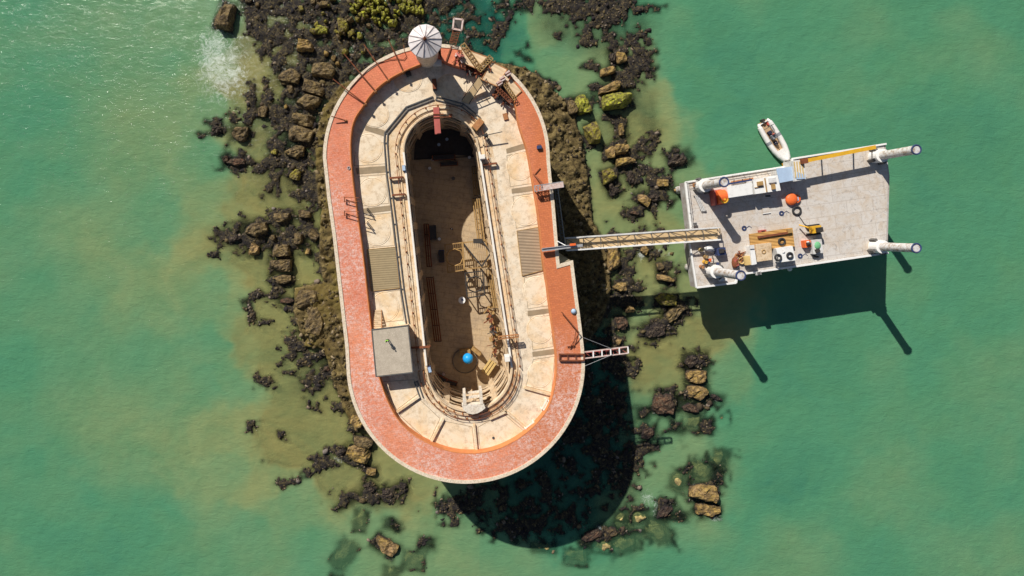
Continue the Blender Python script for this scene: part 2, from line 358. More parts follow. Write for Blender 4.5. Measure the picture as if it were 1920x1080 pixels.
# weed covered rubble, plus weed that paints the fort's shadow darker: ellipses (x, y, rx, ry, rotation, density)
WEED_SHADE = [(405,237,24,20,0,1),(450,222,32,18,0,1),(450,300,44,26,0,1),(505,310,44,28,0,.95),(490,180,28,28,0,.8),(500,240,34,26,0,.55),(428,447,34,26,-25,1),(468,443,40,32,0,.9),
(530,402,32,20,0,.8),(545,442,26,26,0,.6),(410,475,20,14,0,.9),(475,556,28,10,-15,1),(466,572,10,14,0,.9),(515,548,18,24,0,.75),(540,575,30,8,10,.8),(488,603,18,8,0,1),(472,597,9,14,0,1),
(548,640,15,12,0,.75),(562,648,26,14,0,.7),(555,680,28,16,0,.4),(555,699,22,7,0,.9),(604,705,26,34,0,.55),(610,665,22,14,0,.5),(590,748,32,16,0,.35),(645,765,34,20,0,.75),
(495,712,28,16,0,.45),(475,800,14,12,0,.4),(527,820,11,8,35,.8),(500,868,10,9,0,.3),(555,895,40,13,-25,1),(605,866,36,18,-25,.9),(640,845,24,12,-35,.85),(650,940,36,9,-38,1),
(700,920,24,22,0,1),(730,926,22,22,0,.9),(755,911,13,13,0,1),(735,985,20,13,10,1),(800,1020,18,13,0,1),(845,952,50,30,0,.6),(625,930,24,20,0,.35),
(900,945,34,30,0,.6),(970,985,60,30,0,.65),(1050,970,60,34,0,.7),(1100,730,46,60,0,.7),(1155,675,34,50,0,.95),(1085,810,60,40,-20,.65),(1150,840,44,50,0,.75),(1130,760,60,20,30,.7),
(1000,920,60,34,0,.5),(1180,900,30,30,0,.5),(1120,640,34,40,0,.7),(1130,560,30,50,0,.7),(1090,760,90,70,0,.68),(1130,860,66,80,0,.62),(1010,960,110,50,0,.6),(930,920,50,30,0,.6),  # broad ellipses ending this line add weed to darken the fort's shadow
(1130,1003,46,22,-28,.9),(1190,985,44,34,-10,.6),(1212,805,26,20,0,.8),(1216,835,26,30,0,.7),(1207,775,14,16,0,.7),(1230,1005,54,20,15,.45),
(1303,676,30,20,0,.95),(1308,706,28,16,0,.6),(1308,738,30,18,0,.6),(1350,746,22,10,12,.9),(1255,757,34,32,0,.6),(1290,790,36,34,0,.55),(1325,800,14,16,0,.8),(1270,805,40,10,0,.6),
(1230,617,34,24,0,1),(1268,588,34,20,-20,.9),(1185,533,32,14,0,.8),(1180,568,28,12,0,.9),(1230,480,46,50,0,.35),(1180,478,14,24,0,.5),(1140,440,44,12,0,.7),(1212,440,22,10,0,.9),(1250,510,26,26,10,.5),
(1165,605,22,22,0,.7),(1168,640,14,22,0,.8),(1130,20,90,42,0,.92),(1060,8,90,22,0,.8),(1150,72,64,26,0,.55),(1175,92,34,18,0,.8),(1190,130,42,34,0,.92),(1108,120,20,16,0,.9),
(1050,65,11,9,0,.9),(1095,83,9,11,0,.9),(1228,97,11,10,0,.9),(985,100,15,22,-15,.95),(1018,150,14,42,-50,1),(1062,182,10,22,-40,.9),(940,28,22,36,0,.85),(930,75,14,26,10,.5),(890,90,20,30,0,.35),
(1120,192,24,34,0,.7),(1215,256,27,12,-22,.9),(1212,287,36,20,10,.95),(1275,300,30,22,0,1),(1232,352,34,20,0,.8),(1240,372,32,24,0,.7),(1190,400,22,16,0,.9),(1166,246,14,20,0,.85),(1185,332,18,22,0,.8),
(1150,352,18,26,0,.8),(1135,222,22,14,0,.6),(1325,885,40,32,0,.6),(1270,905,24,26,0,.55),(1360,860,26,18,0,.4),(1245,958,22,28,20,.7),(1279,967,15,12,0,.9),(1200,870,26,20,0,.6),(1310,935,38,40,0,.4),
(860,60,60,60,0,.45),(585,440,40,60,0,.5),(580,640,45,60,0,.45),(520,350,40,40,0,.5),(1180,470,60,60,0,.4),(1210,330,50,60,0,.4),(1290,780,60,40,0,.45),(1372,470,0,0,0,0),(380,245,16,20,0,.8)]
P_NW = [(448,-20),(880,-20),(905,15),(880,60),(850,110),(760,110),(700,120),(650,160),(630,200),(610,260),(610,420),(585,400),(548,375),(535,345),(510,330),(500,290),(480,250),(500,205),(525,160),(495,115),(470,85),(450,40)]
SHELF = [(640,160),(605,205),(592,262),(594,330),(602,400),(600,480),(606,530),(553,540),(552,585),(562,620),(572,648),(604,655),(618,690),(630,730),(656,785),(700,820),(760,700),(1080,660),(1120,620),(1142,560),(1146,500),(1132,450),
         (1110,412),(1100,330),(1092,262),(1072,208),(1050,182),(1020,150),(985,126),(955,122),(900,110),(760,115),(700,140)]
# individual blocks: x, y, w, h (photo px on the water plane), rotation deg (clockwise), material, top z, cluster
ROCKS = [
(423,30,30,50,14,'brown',1.8,'a'),(571,86,36,24,14,'ochre',1.5,'b'),(544,142,40,27,12,'brown',1.4,'b'),(534,156,17,9,20,'brown',.8,'b'),(607,132,42,30,12,'brown',1.5,'b'),
(586,163,46,24,18,'brown',1.6,'b'),(577,191,44,28,14,'brown',1.5,'b'),(492,208,17,22,10,'brown',1.0,'b'),(568,224,44,24,8,'brown',1.3,'b'),(562,250,48,30,8,'brown',1.5,'b'),
(553,285,36,24,3,'brown',1.2,'b'),(515,285,14,14,0,'moss',.9,'b'),(555,328,21,20,10,'moss',1.1,'b'),(544,166,14,18,5,'brown',.8,'b'),
(643,50,21,26,5,'moss',1.6,'c'),(600,55,28,18,10,'lime',1.2,'c'),(657,63,17,9,-42,'moss',1.1,'c'),(676,66,10,14,0,'lime',1.0,'c'),(565,18,10,12,0,'moss',.8,'c'),(606,8,20,13,10,'brown',1.0,'c'),
(588,4,10,9,0,'brown',.7,'c'),(611,102,10,9,20,'ochre',1.0,'c'),(625,108,9,13,10,'ochre',1.0,'c'),(633,119,8,7,0,'ochre',.9,'c'),(537,200,9,9,0,'ochre',.8,'c'),(680,28,22,9,-12,'moss',1.0,'c'),
(467,3,14,8,0,'brown',.7,'c'),(483,10,11,9,0,'brown',.7,'c'),
(449,251,32,25,3,'brown',1.1,'d'),(441,305,34,18,5,'red',.9,'d'),(422,300,12,14,0,'red',.8,'d'),(407,243,20,16,0,'dark',.8,'d'),
(480,431,42,27,-4,'brown',1.4,'e'),(477,468,17,25,6,'ochre',1.1,'e'),(530,408,34,18,0,'brown',1.0,'e'),(573,401,24,14,4,'brown',1.1,'e'),(560,448,17,22,3,'brown',1.2,'e'),(587,442,20,22,30,'brown',1.2,'e'),
(511,446,12,11,0,'brown',.8,'e'),(527,470,38,23,-3,'brown',1.3,'e'),(527,499,42,22,-3,'brown',1.4,'e'),(529,525,38,17,-3,'brown',1.0,'e'),(538,564,28,11,5,'red',.7,'e'),(579,474,11,12,25,'ochre',.8,'e'),
(440,446,24,14,-10,'dark',.7,'e'),(588,600,40,50,6,'brown',1.7,'e'),(578,560,44,36,3,'brown',1.6,'e'),
(672,793,28,28,10,'ochre',1.5,'f'),(683,829,36,17,8,'brown',1.3,'f'),(671,853,44,34,15,'ochre',1.4,'f'),(695,884,20,14,5,'ochre',.9,'f'),(607,663,20,12,20,'dark',.6,'f'),(612,690,14,12,0,'red',.7,'f'),
(640,848,20,12,-30,'dark',.6,'f'),
(692,915,24,20,10,'dark',.5,'g'),(726,924,22,20,0,'dark',.5,'g'),(755,911,14,14,0,'dark',.5,'g'),(676,978,20,36,8,'sub',-.45,'g'),(735,985,30,16,15,'dark',-.1,'g'),(722,1025,46,28,32,'ochre',.8,'g'),
(645,1040,30,50,36,'sub',-.7,'g'),(801,1019,26,18,5,'dark',-.05,'g'),(776,1052,36,30,5,'sub',-.8,'g'),(735,1074,24,20,5,'sub',-.5,'g'),(628,1084,20,14,20,'dark',-.3,'g'),(650,942,44,9,-38,'dark',-.1,'g'),
(1163,107,18,24,-12,'ochre',1.2,'h'),(1150,108,14,22,-10,'dark',.8,'h'),(1139,134,30,15,-18,'ochre',1.1,'h'),(1144,164,42,16,-16,'ochre',1.5,'h'),(1158,187,54,31,-13,'lime',2.3,'h'),(1092,196,26,34,-14,'lime',1.8,'h'),
(1073,202,18,26,-10,'brown',1.5,'h'),(1110,251,25,41,-12,'moss',1.8,'h'),(1165,243,15,22,-10,'ochre',.9,'h'),(1144,286,20,24,-4,'ochre',1.3,'h'),(1163,281,26,22,5,'ochre',1.4,'h'),(1173,302,36,17,-15,'ochre',1.2,'h'),
(1143,330,26,26,-14,'moss',1.4,'i'),(1148,354,20,28,-14,'dark',.8,'i'),(1184,332,16,28,-14,'dark',.8,'i'),(1274,299,46,28,-20,'dark',1.0,'i'),(1241,342,26,16,4,'ochre',.9,'i'),(1206,374,28,18,32,'ochre',.9,'i'),
(1226,368,22,22,10,'dark',.6,'i'),(1189,401,20,13,10,'red',.6,'i'),(1274,356,22,11,-15,'ochre',.7,'i'),
(1152,485,26,50,-3,'ochre',1.4,'j'),(1208,469,14,20,8,'ochre',.8,'j'),(1162,538,26,16,-3,'ochre',1.0,'j'),(1250,523,34,15,12,'ochre',1.0,'j'),(1238,500,14,20,-10,'brown',.7,'j'),(1180,580,17,14,-30,'ochre',.9,'j'),
(1197,561,12,9,5,'brown',.7,'j'),(1249,562,40,23,2,'moss',1.3,'j'),(1267,586,40,24,-25,'brown',1.0,'j'),(1229,617,46,32,-20,'dark',.7,'j'),(1164,605,26,26,5,'red',.9,'j'),(1160,640,11,12,0,'ochre',.9,'j'),(1292,503,12,12,0,'red',.4,'j'),
(1303,676,46,28,-2,'dark',.5,'k'),(1306,706,42,25,3,'ochre',.8,'k'),(1306,737,42,27,3,'ochre',1.0,'k'),(1344,746,28,12,12,'dark',.4,'k'),(1248,757,46,46,20,'red',1.0,'k'),(1294,765,38,16,8,'red',.6,'k'),
(1303,794,18,28,15,'sub',-.2,'k'),(1325,801,18,20,0,'dark',-.1,'k'),(1207,776,20,22,0,'dark',-.1,'k'),(1216,812,32,20,-10,'red',.4,'k'),(1270,805,18,12,10,'dark',-.2,'k'),
(1319,926,52,30,4,'ochre',1.7,'l'),(1326,956,48,22,9,'ochre',.5,'l'),(1322,886,46,36,10,'sub',-.25,'l'),(1348,893,18,24,16,'ochre',.1,'l'),(1352,858,24,24,8,'sub',-.15,'l'),(1273,903,22,34,22,'sub',-.3,'l'),
(1246,958,28,42,26,'red',.35,'l'),(1279,967,22,16,10,'dark',-.1,'l'),(1235,1001,48,26,16,'sub',-.5,'l'),(1196,974,28,36,8,'sub',-.3,'l'),(1143,1000,34,20,-28,'brown',.4,'l'),(1111,1002,48,18,-28,'red',.5,'l'),
(1172,1022,50,28,-16,'sub',-.5,'l'),(1080,1045,42,26,5,'sub',-.8,'l'),(1020,1028,44,14,3,'sub',-.45,'l'),(1128,1026,30,20,10,'sub',-.6,'l'),(1168,975,22,20,0,'sub',-.3,'l')]
xs = np.concatenate([-100-np.geomspace(800, 3, 14), np.arange(-98, 120, 0.27), 120+np.geomspace(3, 800, 14)])
ys = np.concatenate([-76-np.geomspace(800, 3, 14), np.arange(-74, 52, 0.27), 52+np.geomspace(3, 800, 14)])
GX, GY = np.meshgrid(xs, ys, indexing='ij')
PX = NX+GX*CF/CH; PY = NY-GY*CF/CH
wx = (fbm(GX*0.25, GY*0.25, 3)-.5)*22; wy = (fbm(GX*0.25+50, GY*0.25+9, 3)-.5)*22     # domain warp in px
wx = np.clip(wx, -12, 12)
num = np.zeros(GX.shape); den = np.zeros(GX.shape)
for x, y, v in OCH:
    w = 1/((PX+wx*2.5-x)**2+(PY+wy*2.5-y)**2+90)**2.1
    num += w*v; den += w
far = np.clip((np.hypot(PX-900, (PY-540))-650)/500, 0, 1)
och = (num/den*1.28+0.06*(PX < 900))*(1-far) + (fbm(GX*0.06, GY*0.06, 4)-.5)*0.55
n_f = (fbm(GX*0.62, GY*0.62, 3, 0.7)-.5)*1.25+.5; n_m = fbm(GX*0.35+31, GY*0.35+7, 4)
weed = np.zeros(GX.shape)
for x, y, rx, ry, rot, dn in WEED_SHADE:
    if rx == 0: continue
    c, s = math.cos(R(rot)), math.sin(R(rot)); dx = PX+wx*.5-x; dy = PY+wy*.5-y
    e = np.sqrt(((dx*c+dy*s)/rx)**2+((-dx*s+dy*c)/ry)**2)
    weed = np.maximum(weed, np.clip(1.5-1.05*e, 0, 1)*min(1, dn*1.15))
sd = poly_sd(P_NW, PX+wx, PY+wy); weed = np.maximum(weed, np.clip(sd/16+.3, 0, 1)*0.90)
for x, y, w, h, rot, k, zt, cl in ROCKS:          # weed fringe at the foot of every block
    c, s = math.cos(R(rot)), math.sin(R(rot)); dx = PX+wx*.3-x; dy = PY+wy*.3-y
    e = np.maximum(np.abs(dx*c+dy*s)-w/2, np.abs(-dx*s+dy*c)-h/2)
    if k == 'sub': weed = np.maximum(weed*np.clip(e/5+.4, 0, 1), np.clip(1-np.abs(e-2)/5, 0, 1)*.5)
    else: weed = np.maximum(weed, np.clip(1-e/8, 0, 1)*0.62)
sdS = poly_sd(SHELF, PX+wx*.25, PY+wy*.25)
weed = np.maximum(weed, np.clip((sdS+10)/14, 0, 1)*0.8*(sdS < 12))
cover = np.clip((weed + (n_f-.5)*2.4 - 0.34)*4, 0, 1)*(weed > .02)          # broken edges
deep = 4.2-3.2*np.clip(och, -.3, 1.0)
reef_shade = np.zeros(GX.shape)       # weedy shallows; south east of the fort they paint its shadow darker
for x, y, rx, ry in [(1070,800,125,150),(1110,640,60,110),(1000,940,130,60),(1130,900,70,90),(1120,40,100,60),(700,60,240,110),(545,265,70,110),(600,700,50,60),(490,440,90,28),(700,930,60,26),(1180,220,50,90)]:
    reef_shade = np.maximum(reef_shade, np.clip(1.35-np.sqrt(((PX+wx-x)/rx)**2+((PY+wy-y)/ry)**2), 0, 1))
reef_shade = np.clip(reef_shade*2.2, 0, 1)
deep = deep*(1-.9*reef_shade)+0.75*.9*reef_shade
Hs = -deep + (n_m-.5)*0.5
top = 0.02+0.95*(n_f-.5)+0.35*(weed-.5)-0.13*np.clip(deep-1.5, 0, 3)
Hs = Hs*(1-cover)+top*cover
shelf = np.clip(sdS/5+0.5, 0, 1)
Hs = Hs*(1-shelf)+shelf*(0.75+1.9*(fbm(GX*0.8, GY*0.8, 3, .7)-.5)+0.35*np.clip(sdS/25, 0, 1))
# optical depth (what the swimming blocks do to it too)
Hopt = Hs.copy()
for x, y, w, h, rot, k, zt, cl in ROCKS:
    c, s = math.cos(R(rot)), math.sin(R(rot)); i0, i1 = np.searchsorted(xs, [(x-60-NX)*CH/CF, (x+60-NX)*CH/CF]); j0, j1 = np.searchsorted(ys, [(NY-y-60)*CH/CF, (NY-y+60)*CH/CF])
    sub = np.s_[i0:i1, j0:j1]
    dx = PX[sub]-x; dy = PY[sub]-y
    e = np.maximum(np.abs(dx*c+dy*s)-w/2, np.abs(-dx*s+dy*c)-h/2)
    e = e+(n_f[sub]-.5)*22*(k == 'sub')
    f = np.clip(1-e/12, 0, 1)*0.9
    Hopt[sub] = np.maximum(Hopt[sub], Hopt[sub]*(1-f)+min(zt*.55, 0.0)*f)
def blur(a, n):
    for _ in range(n):
        a = (a+np.roll(a, 1, 0)+np.roll(a, -1, 0)+np.roll(a, 1, 1)+np.roll(a, -1, 1))/5
    return a
murk = 1-np.exp(-np.clip(-blur(Hopt, 2), 0.0, 9)/1.6)
foam = np.zeros(GX.shape)
for x, y, rx, ry, a in [(420,130,75,95,1.),(400,95,50,70,1.),(1213,935,26,26,.75),(1225,950,12,30,.7),(1205,475,12,24,.9),(1240,475,26,16,.6),(1345,970,24,9,.8),(1300,905,22,10,.6),(1345,745,8,14,.7),(640,858,14,9,.8),(1130,995,12,16,.8),
                       (1250,735,20,8,.3),(440,700,40,30,.12),(690,1010,20,10,.4),(520,280,50,40,.35),(480,170,40,40,.35),(560,110,50,50,.35),(450,450,40,16,.6),(600,40,110,50,.3),(1290,560,50,8,.45),(450,325,24,16,.5)]:
    e = np.sqrt(((PX+wx-x)/rx)**2+((PY+wy-y)/ry)**2); foam = np.maximum(foam, np.clip(1.25-e, 0, 1)*a)
for x, y, w, h, rot, k, zt, cl in ROCKS:
    if k == 'sub' or zt < .3: continue
    c, s = math.cos(R(rot)), math.sin(R(rot)); i0, i1 = np.searchsorted(xs, [(x-50-NX)*CH/CF, (x+50-NX)*CH/CF]); j0, j1 = np.searchsorted(ys, [(NY-y-50)*CH/CF, (NY-y+50)*CH/CF])
    sub = np.s_[i0:i1, j0:j1]; dx = PX[sub]-x; dy = PY[sub]-y
    e = np.maximum(np.abs(dx*c+dy*s)-w/2, np.abs(-dx*s+dy*c)-h/2)
    foam[sub] = np.maximum(foam[sub], np.clip(1-np.abs(e-1.5)/4, 0, 1)*np.clip((n_f[sub]-.5)*6, 0, .62))
def grid_mesh(name, Z, attrs, material):
    nx, ny = GX.shape
    co = np.stack([GX, GY, Z], -1).reshape(-1, 3)
    i = np.arange(nx-1)[:, None]*ny+np.arange(ny-1)[None, :]
    q = np.stack([i, i+ny, i+ny+1, i+1], -1).reshape(-1, 4)
    me = bpy.data.meshes.new(name); me.vertices.add(len(co)); me.vertices.foreach_set('co', co.ravel())
    me.loops.add(q.size); me.loops.foreach_set('vertex_index', q.ravel())
    me.polygons.add(len(q)); me.polygons.foreach_set('loop_start', np.arange(len(q))*4)
    me.polygons.foreach_set('loop_total', np.full(len(q), 4)); me.polygons.foreach_set('use_smooth', np.ones(len(q), bool))
    me.update()
    for k, a in attrs.items():
        at_ = me.attributes.new(k, 'FLOAT', 'POINT'); at_.data.foreach_set('value', a.astype(np.float32).ravel())
    me.materials.append(material); o = bpy.data.objects.new(name, me); col.objects.link(o); o['kind'] = 'structure'
    return o
m, nt, b = mat('seabed', 0.95); g = NT(nt)
sand = g.mix(g.attr('och'), (0.20, 0.27, 0.13), (0.58, 0.44, 0.17))
wd = g.ramp(g.noise(1.5, 9, 0.85, dist=0.7), [(0.36, (0.010, 0.009, 0.012)), (0.49, (0.026, 0.022, 0.021)), (0.56, (0.085, 0.066, 0.032)), (0.62, (0.17, 0.135, 0.06)), (0.70, (0.28, 0.24, 0.17))])
c = g.mix(g.attr('weed'), sand, wd)
sh = g.ramp(g.noise(0.9, 9, 0.82, dist=.5), [(0.36, (0.02, 0.015, 0.01)), (0.47, (0.10, 0.07, 0.028)), (0.56, (0.21, 0.155, 0.06)), (0.70, (0.34, 0.25, 0.13))])
smooth_ledge = g.ramp(g.noise(0.22, 6, 0.7), [(0.4, (0.17, 0.13, 0.035)), (0.6, (0.13, 0.09, 0.03))])
X, Y, Z = g.xyz()
west = g.math('MULTIPLY', g.math('SUBTRACT', -9.0, X), 0.2, True)
sh = g.mix(g.math('MULTIPLY', west, g.ramp(g.noise(0.13, 4, .5), [(0.45, 1.0), (0.52, 0.1)])), sh, smooth_ledge)
c = g.mix(g.attr('shelf'), c, sh); g.out(c, b); g.bump(g.noise(2.5, 9, 0.8), 1.0, 0.35, b)
grid_mesh('seabed', Hs, {'och': np.clip(och, 0, 1), 'weed': np.maximum(cover, reef_shade*np.clip(0.62+(n_m-.5)*3.0, 0, .92)), 'shelf': shelf}, m)
# water sheet
m = bpy.data.materials.new('sea_water'); m.use_nodes = True; nt = m.node_tree; nt.nodes.clear(); g = NT(nt); N = nt.nodes
outn = N.new('ShaderNodeOutputMaterial'); tr = N.new('ShaderNodeBsdfTransparent'); tr.inputs[0].default_value = (0.80, 0.93, 0.86, 1)
df = N.new('ShaderNodeBsdfDiffuse'); gl = N.new('ShaderNodeBsdfGlossy'); gl.inputs['Roughness'].default_value = 0.12
oa = g.attr('och'); tl = g.math('MULTIPLY', oa, -1.8, True)
body = g.mix(g.math('MULTIPLY', oa, 1.0, True), (0.085, 0.265, 0.145), (0.43, 0.405, 0.155))
body = g.mix(tl, body, (0.015, 0.13, 0.10))
body = g.mix(g.ramp(g.noise(0.10, 6, 0.6, dist=1.0), [(0.42, 0.0), (0.62, 0.5)]), body, (0.055, 0.30, 0.17), 'MIX') if False else g.mix(g.ramp(g.noise(0.10, 6, 0.6, dist=1.0), [(0.40, 0.0), (0.70, 0.45)]), body, (0.09, 0.25, 0.12))
body = g.mix(g.ramp(g.noise(0.9, 5, 0.6), [(0.3, 0.10), (0.6, 0.0)]), body, (0.02, 0.14, 0.09))
nt.links.new(body, df.inputs[0])
wv = N.new('ShaderNodeBump'); wv.inputs['Strength'].default_value = 0.85; wv.inputs['Distance'].default_value = 0.16
mpw = N.new('ShaderNodeMapping'); mpw.inputs['Rotation'].default_value[2] = R(35); mpw.inputs['Scale'].default_value = (0.55, 1.3, 1)
nt.links.new(g.tc.outputs['Position'], mpw.inputs[0])
nt.links.new(g.math('ADD', g.noise(0.9, 7, 0.7, vec=mpw.outputs[0], dist=0.6), g.math('MULTIPLY', g.noise(0.16, 3, 0.5), 1.2)), wv.inputs['Height'])
nt.links.new(wv.outputs[0], gl.inputs['Normal']); nt.links.new(wv.outputs[0], df.inputs['Normal'])
mx = N.new('ShaderNodeMixShader'); nt.links.new(g.attr('murk'), mx.inputs[0]); nt.links.new(tr.outputs[0], mx.inputs[1]); nt.links.new(df.outputs[0], mx.inputs[2])
fr = N.new('ShaderNodeFresnel'); fr.inputs['IOR'].default_value = 1.33; nt.links.new(wv.outputs[0], fr.inputs['Normal'])
m2 = N.new('ShaderNodeMixShader'); nt.links.new(g.math('MULTIPLY', fr.outputs[0], 0.9), m2.inputs[0]); nt.links.new(mx.outputs[0], m2.inputs[1]); nt.links.new(gl.outputs[0], m2.inputs[2])
fo = N.new('ShaderNodeBsdfDiffuse'); fo.inputs[0].default_value = (0.75, 0.80, 0.76, 1)
ft = g.math('MULTIPLY', g.math('SUBTRACT', g.math('ADD', g.noise(0.75, 9, 0.85, dist=1.6), g.math('MULTIPLY', g.attr('foam'), 0.25)), 0.66), 3.6, True)
ft = g.math('MULTIPLY', ft, g.math('MULTIPLY', g.attr('foam'), 1.6, True))
m3 = N.new('ShaderNodeMixShader'); nt.links.new(ft, m3.inputs[0]); nt.links.new(m2.outputs[0], m3.inputs[1]); nt.links.new(fo.outputs[0], m3.inputs[2])
nt.links.new(m3.outputs[0], outn.inputs['Surface'])
wz = (fbm(GX*0.5, GY*0.5, 3)-.5)*0.10
wo = grid_mesh('water', wz, {'och': och, 'murk': murk, 'foam': foam}, m)

# weed covered rubble: uncountable small stones (one mesh)
def rubble(name, label, cat, pts, material):
    ico = bmesh.new(); bmesh.ops.create_icosphere(ico, subdivisions=1, radius=1.0)
    bv = np.array([v.co[:] for v in ico.verts]); bf = np.array([[v.index for v in f.verts] for f in ico.faces]); ico.free()
    n = len(pts); P = np.array([p[:3] for p in pts]); S = np.array([p[3] for p in pts])
    V = bv[None]*(1+0.9*(rng.rand(n, len(bv), 1)-.5))*np.stack([S*rng.uniform(.7, 1.6, n), S*rng.uniform(.6, 1.2, n), S*rng.uniform(.35, .7, n)], -1)[:, None, :]
    a = rng.rand(n)*6.283; ca, sa = np.cos(a)[:, None], np.sin(a)[:, None]
    V = np.stack([V[..., 0]*ca-V[..., 1]*sa, V[..., 0]*sa+V[..., 1]*ca, V[..., 2]], -1)+P[:, None, :]
    F = (bf[None]+np.arange(n)[:, None, None]*len(bv)).reshape(-1, 3)
    me = bpy.data.meshes.new(name); me.vertices.add(n*len(bv)); me.vertices.foreach_set('co', V.reshape(-1))
    me.loops.add(F.size); me.loops.foreach_set('vertex_index', F.ravel()); me.polygons.add(len(F))
    me.polygons.foreach_set('loop_start', np.arange(len(F))*3); me.polygons.foreach_set('loop_total', np.full(len(F), 3)); me.update()
    me.materials.append(material); o = bpy.data.objects.new(name, me); col.objects.link(o)
    return tag(o, label, cat, kind='stuff')
def m_rub(name, stops):
    m, nt, b = mat(name, 0.85); g = NT(nt)
    c = g.ramp(g.tc.outputs['Random Per Island'], stops)
    c = g.mix(g.ramp(g.noise(3, 6, 0.8), [(0.4, 0.0), (0.7, 0.7)]), c, (0.015, 0.012, 0.014))
    g.out(c, b); g.bump(g.noise(5, 6, 0.8), 0.8, 0.1, b); return m
prob = np.clip(cover*(0.25+0.75*(Hs > -0.5)), 0, 1)*(shelf < .3)*(np.abs(PX-960) < 900)*(np.abs(PY-540) < 620)
I, J = np.nonzero(rng.rand(*GX.shape) < prob*0.30*(Hs > -0.45))
pts = [(GX[i, j]+rng.uniform(-.3, .3), GY[i, j]+rng.uniform(-.3, .3), Hs[i, j]+rng.uniform(-.16, .06), rng.uniform(.08, .23)*(2.3 if rng.rand() < .06 else 1)) for i, j in zip(I, J)]
rubble('seaweed_rubble', 'dark weed covered rubble lying in the shallows around the fort', 'rubble', pts,
       m_rub('weedy_rubble', [(0.0, (0.010, 0.008, 0.012)), (0.35, (0.030, 0.022, 0.020)), (0.58, (0.095, 0.066, 0.035)), (0.80, (0.17, 0.125, 0.05)), (0.93, (0.26, 0.20, 0.15)), (1.0, (0.20, 0.17, 0.15))]))
I, J = np.nonzero(rng.rand(*GX.shape) < (shelf > .5)*(sdS < 75)*0.10)
pts = [(GX[i, j], GY[i, j], Hs[i, j]+rng.uniform(-.1, .08), rng.uniform(.10, .42)) for i, j in zip(I, J)]
rubble('ledge_rubble', 'brown stones scattered over the rock ledge at the foot of the fort', 'rubble', pts,
       m_rub('ledge_rubble', [(0.0, (0.025, 0.018, 0.012)), (0.4, (0.09, 0.065, 0.025)), (0.75, (0.19, 0.14, 0.06)), (1.0, (0.34, 0.26, 0.16))]))
print('tris pts', len(pts))

# individual blocks
def rock_mesh(w, d, h, rough, seed, oc=5):
    bm = bmesh.new(); bmesh.ops.create_cube(bm, size=1.0)
    bmesh.ops.subdivide_edges(bm, edges=bm.edges[:], cuts=7, use_grid_fill=True)
    r = random.Random(seed); ox, oy = r.random()*99, r.random()*99
    co = np.array([v.co[:] for v in bm.verts])
    # round the corners, skew the outline
    L = np.abs(co*2); rad = np.linalg.norm(co*2, axis=1); k = 0.05+0.14*rough
    mx = L.max(1); co = co*(1-k*np.clip((rad-1.15)/0.58, 0, 1))[:, None]
    co[:, 0] *= 1+0.22*(r.random()-.5)*co[:, 1]*2; co[:, 1] *= 1+0.22*(r.random()-.5)*co[:, 0]*2
    for q in range(3+int(4*rough)):        # broken corners
        th = r.uniform(0, 6.283); dz = r.uniform(0, .9); nrm = np.array([math.cos(th), math.sin(th), dz]); nrm /= np.linalg.norm(nrm)
        lim = r.uniform(.48, .60)*(1-.12*rough); ex = np.clip(co@nrm-lim, 0, 1); co = co-ex[:, None]*nrm
    P = co*np.array([w, d, h])
    a = fbm(P[:, 0]*0.9+ox+P[:, 2]*.7, P[:, 1]*0.9+oy, 4, .65)-.5
    b2 = fbm(P[:, 0]*0.9+ox+40, P[:, 1]*0.9+oy+P[:, 2]*.8, 4, .65)-.5
    amp = 0.14+0.26*rough
    P[:, 0] += b2*amp*min(w, 3); P[:, 1] += a*amp*min(d, 3)
    P[:, 2] += (fbm(P[:, 0]*1.4/(1 if oc > 2 else 2.5)+ox, P[:, 1]*1.4/(1 if oc > 2 else 2.5)+oy, oc, .7)-.5)*(0.9+0.9*rough)*min(1, min(w, d)/2.5)
    for v, p in zip(bm.verts, P): v.co = p
    me = bpy.data.meshes.new('rock'); bm.to_mesh(me); bm.free()
    return me
WHERE = {'a': 'alone in open water at the upper left', 'b': 'in the chain left of the tower', 'c': 'among weed at the upper left', 'd': 'in the left edge shallows',
 'e': 'in the chain beside the left rampart', 'f': 'by the lower left rampart', 'g': 'in green water below the fort', 'h': 'right of the ledge, upper cluster',
 'i': 'between the ledge and the barge', 'j': 'in the shallows below the gangway', 'k': 'in the pile right of the fort shadow', 'l': 'in the lower right curve of rocks'}
KW = {'brown': 'brown weathered', 'moss': 'mossy olive', 'ochre': 'ochre', 'dark': 'dark weedy', 'red': 'red-brown', 'sub': 'sunken pale', 'lime': 'bright green mossy'}
ORD = ['topmost', 'second', 'third', 'fourth', 'fifth', 'sixth', 'seventh', 'eighth', 'ninth', 'tenth', 'eleventh', 'twelfth', 'thirteenth', 'fourteenth', 'fifteenth', 'sixteenth']
cnt = {}
for x, y, *_r in ROCKS: cnt[(_r[5], _r[3])] = cnt.get((_r[5], _r[3]), 0)+1
seen = {}
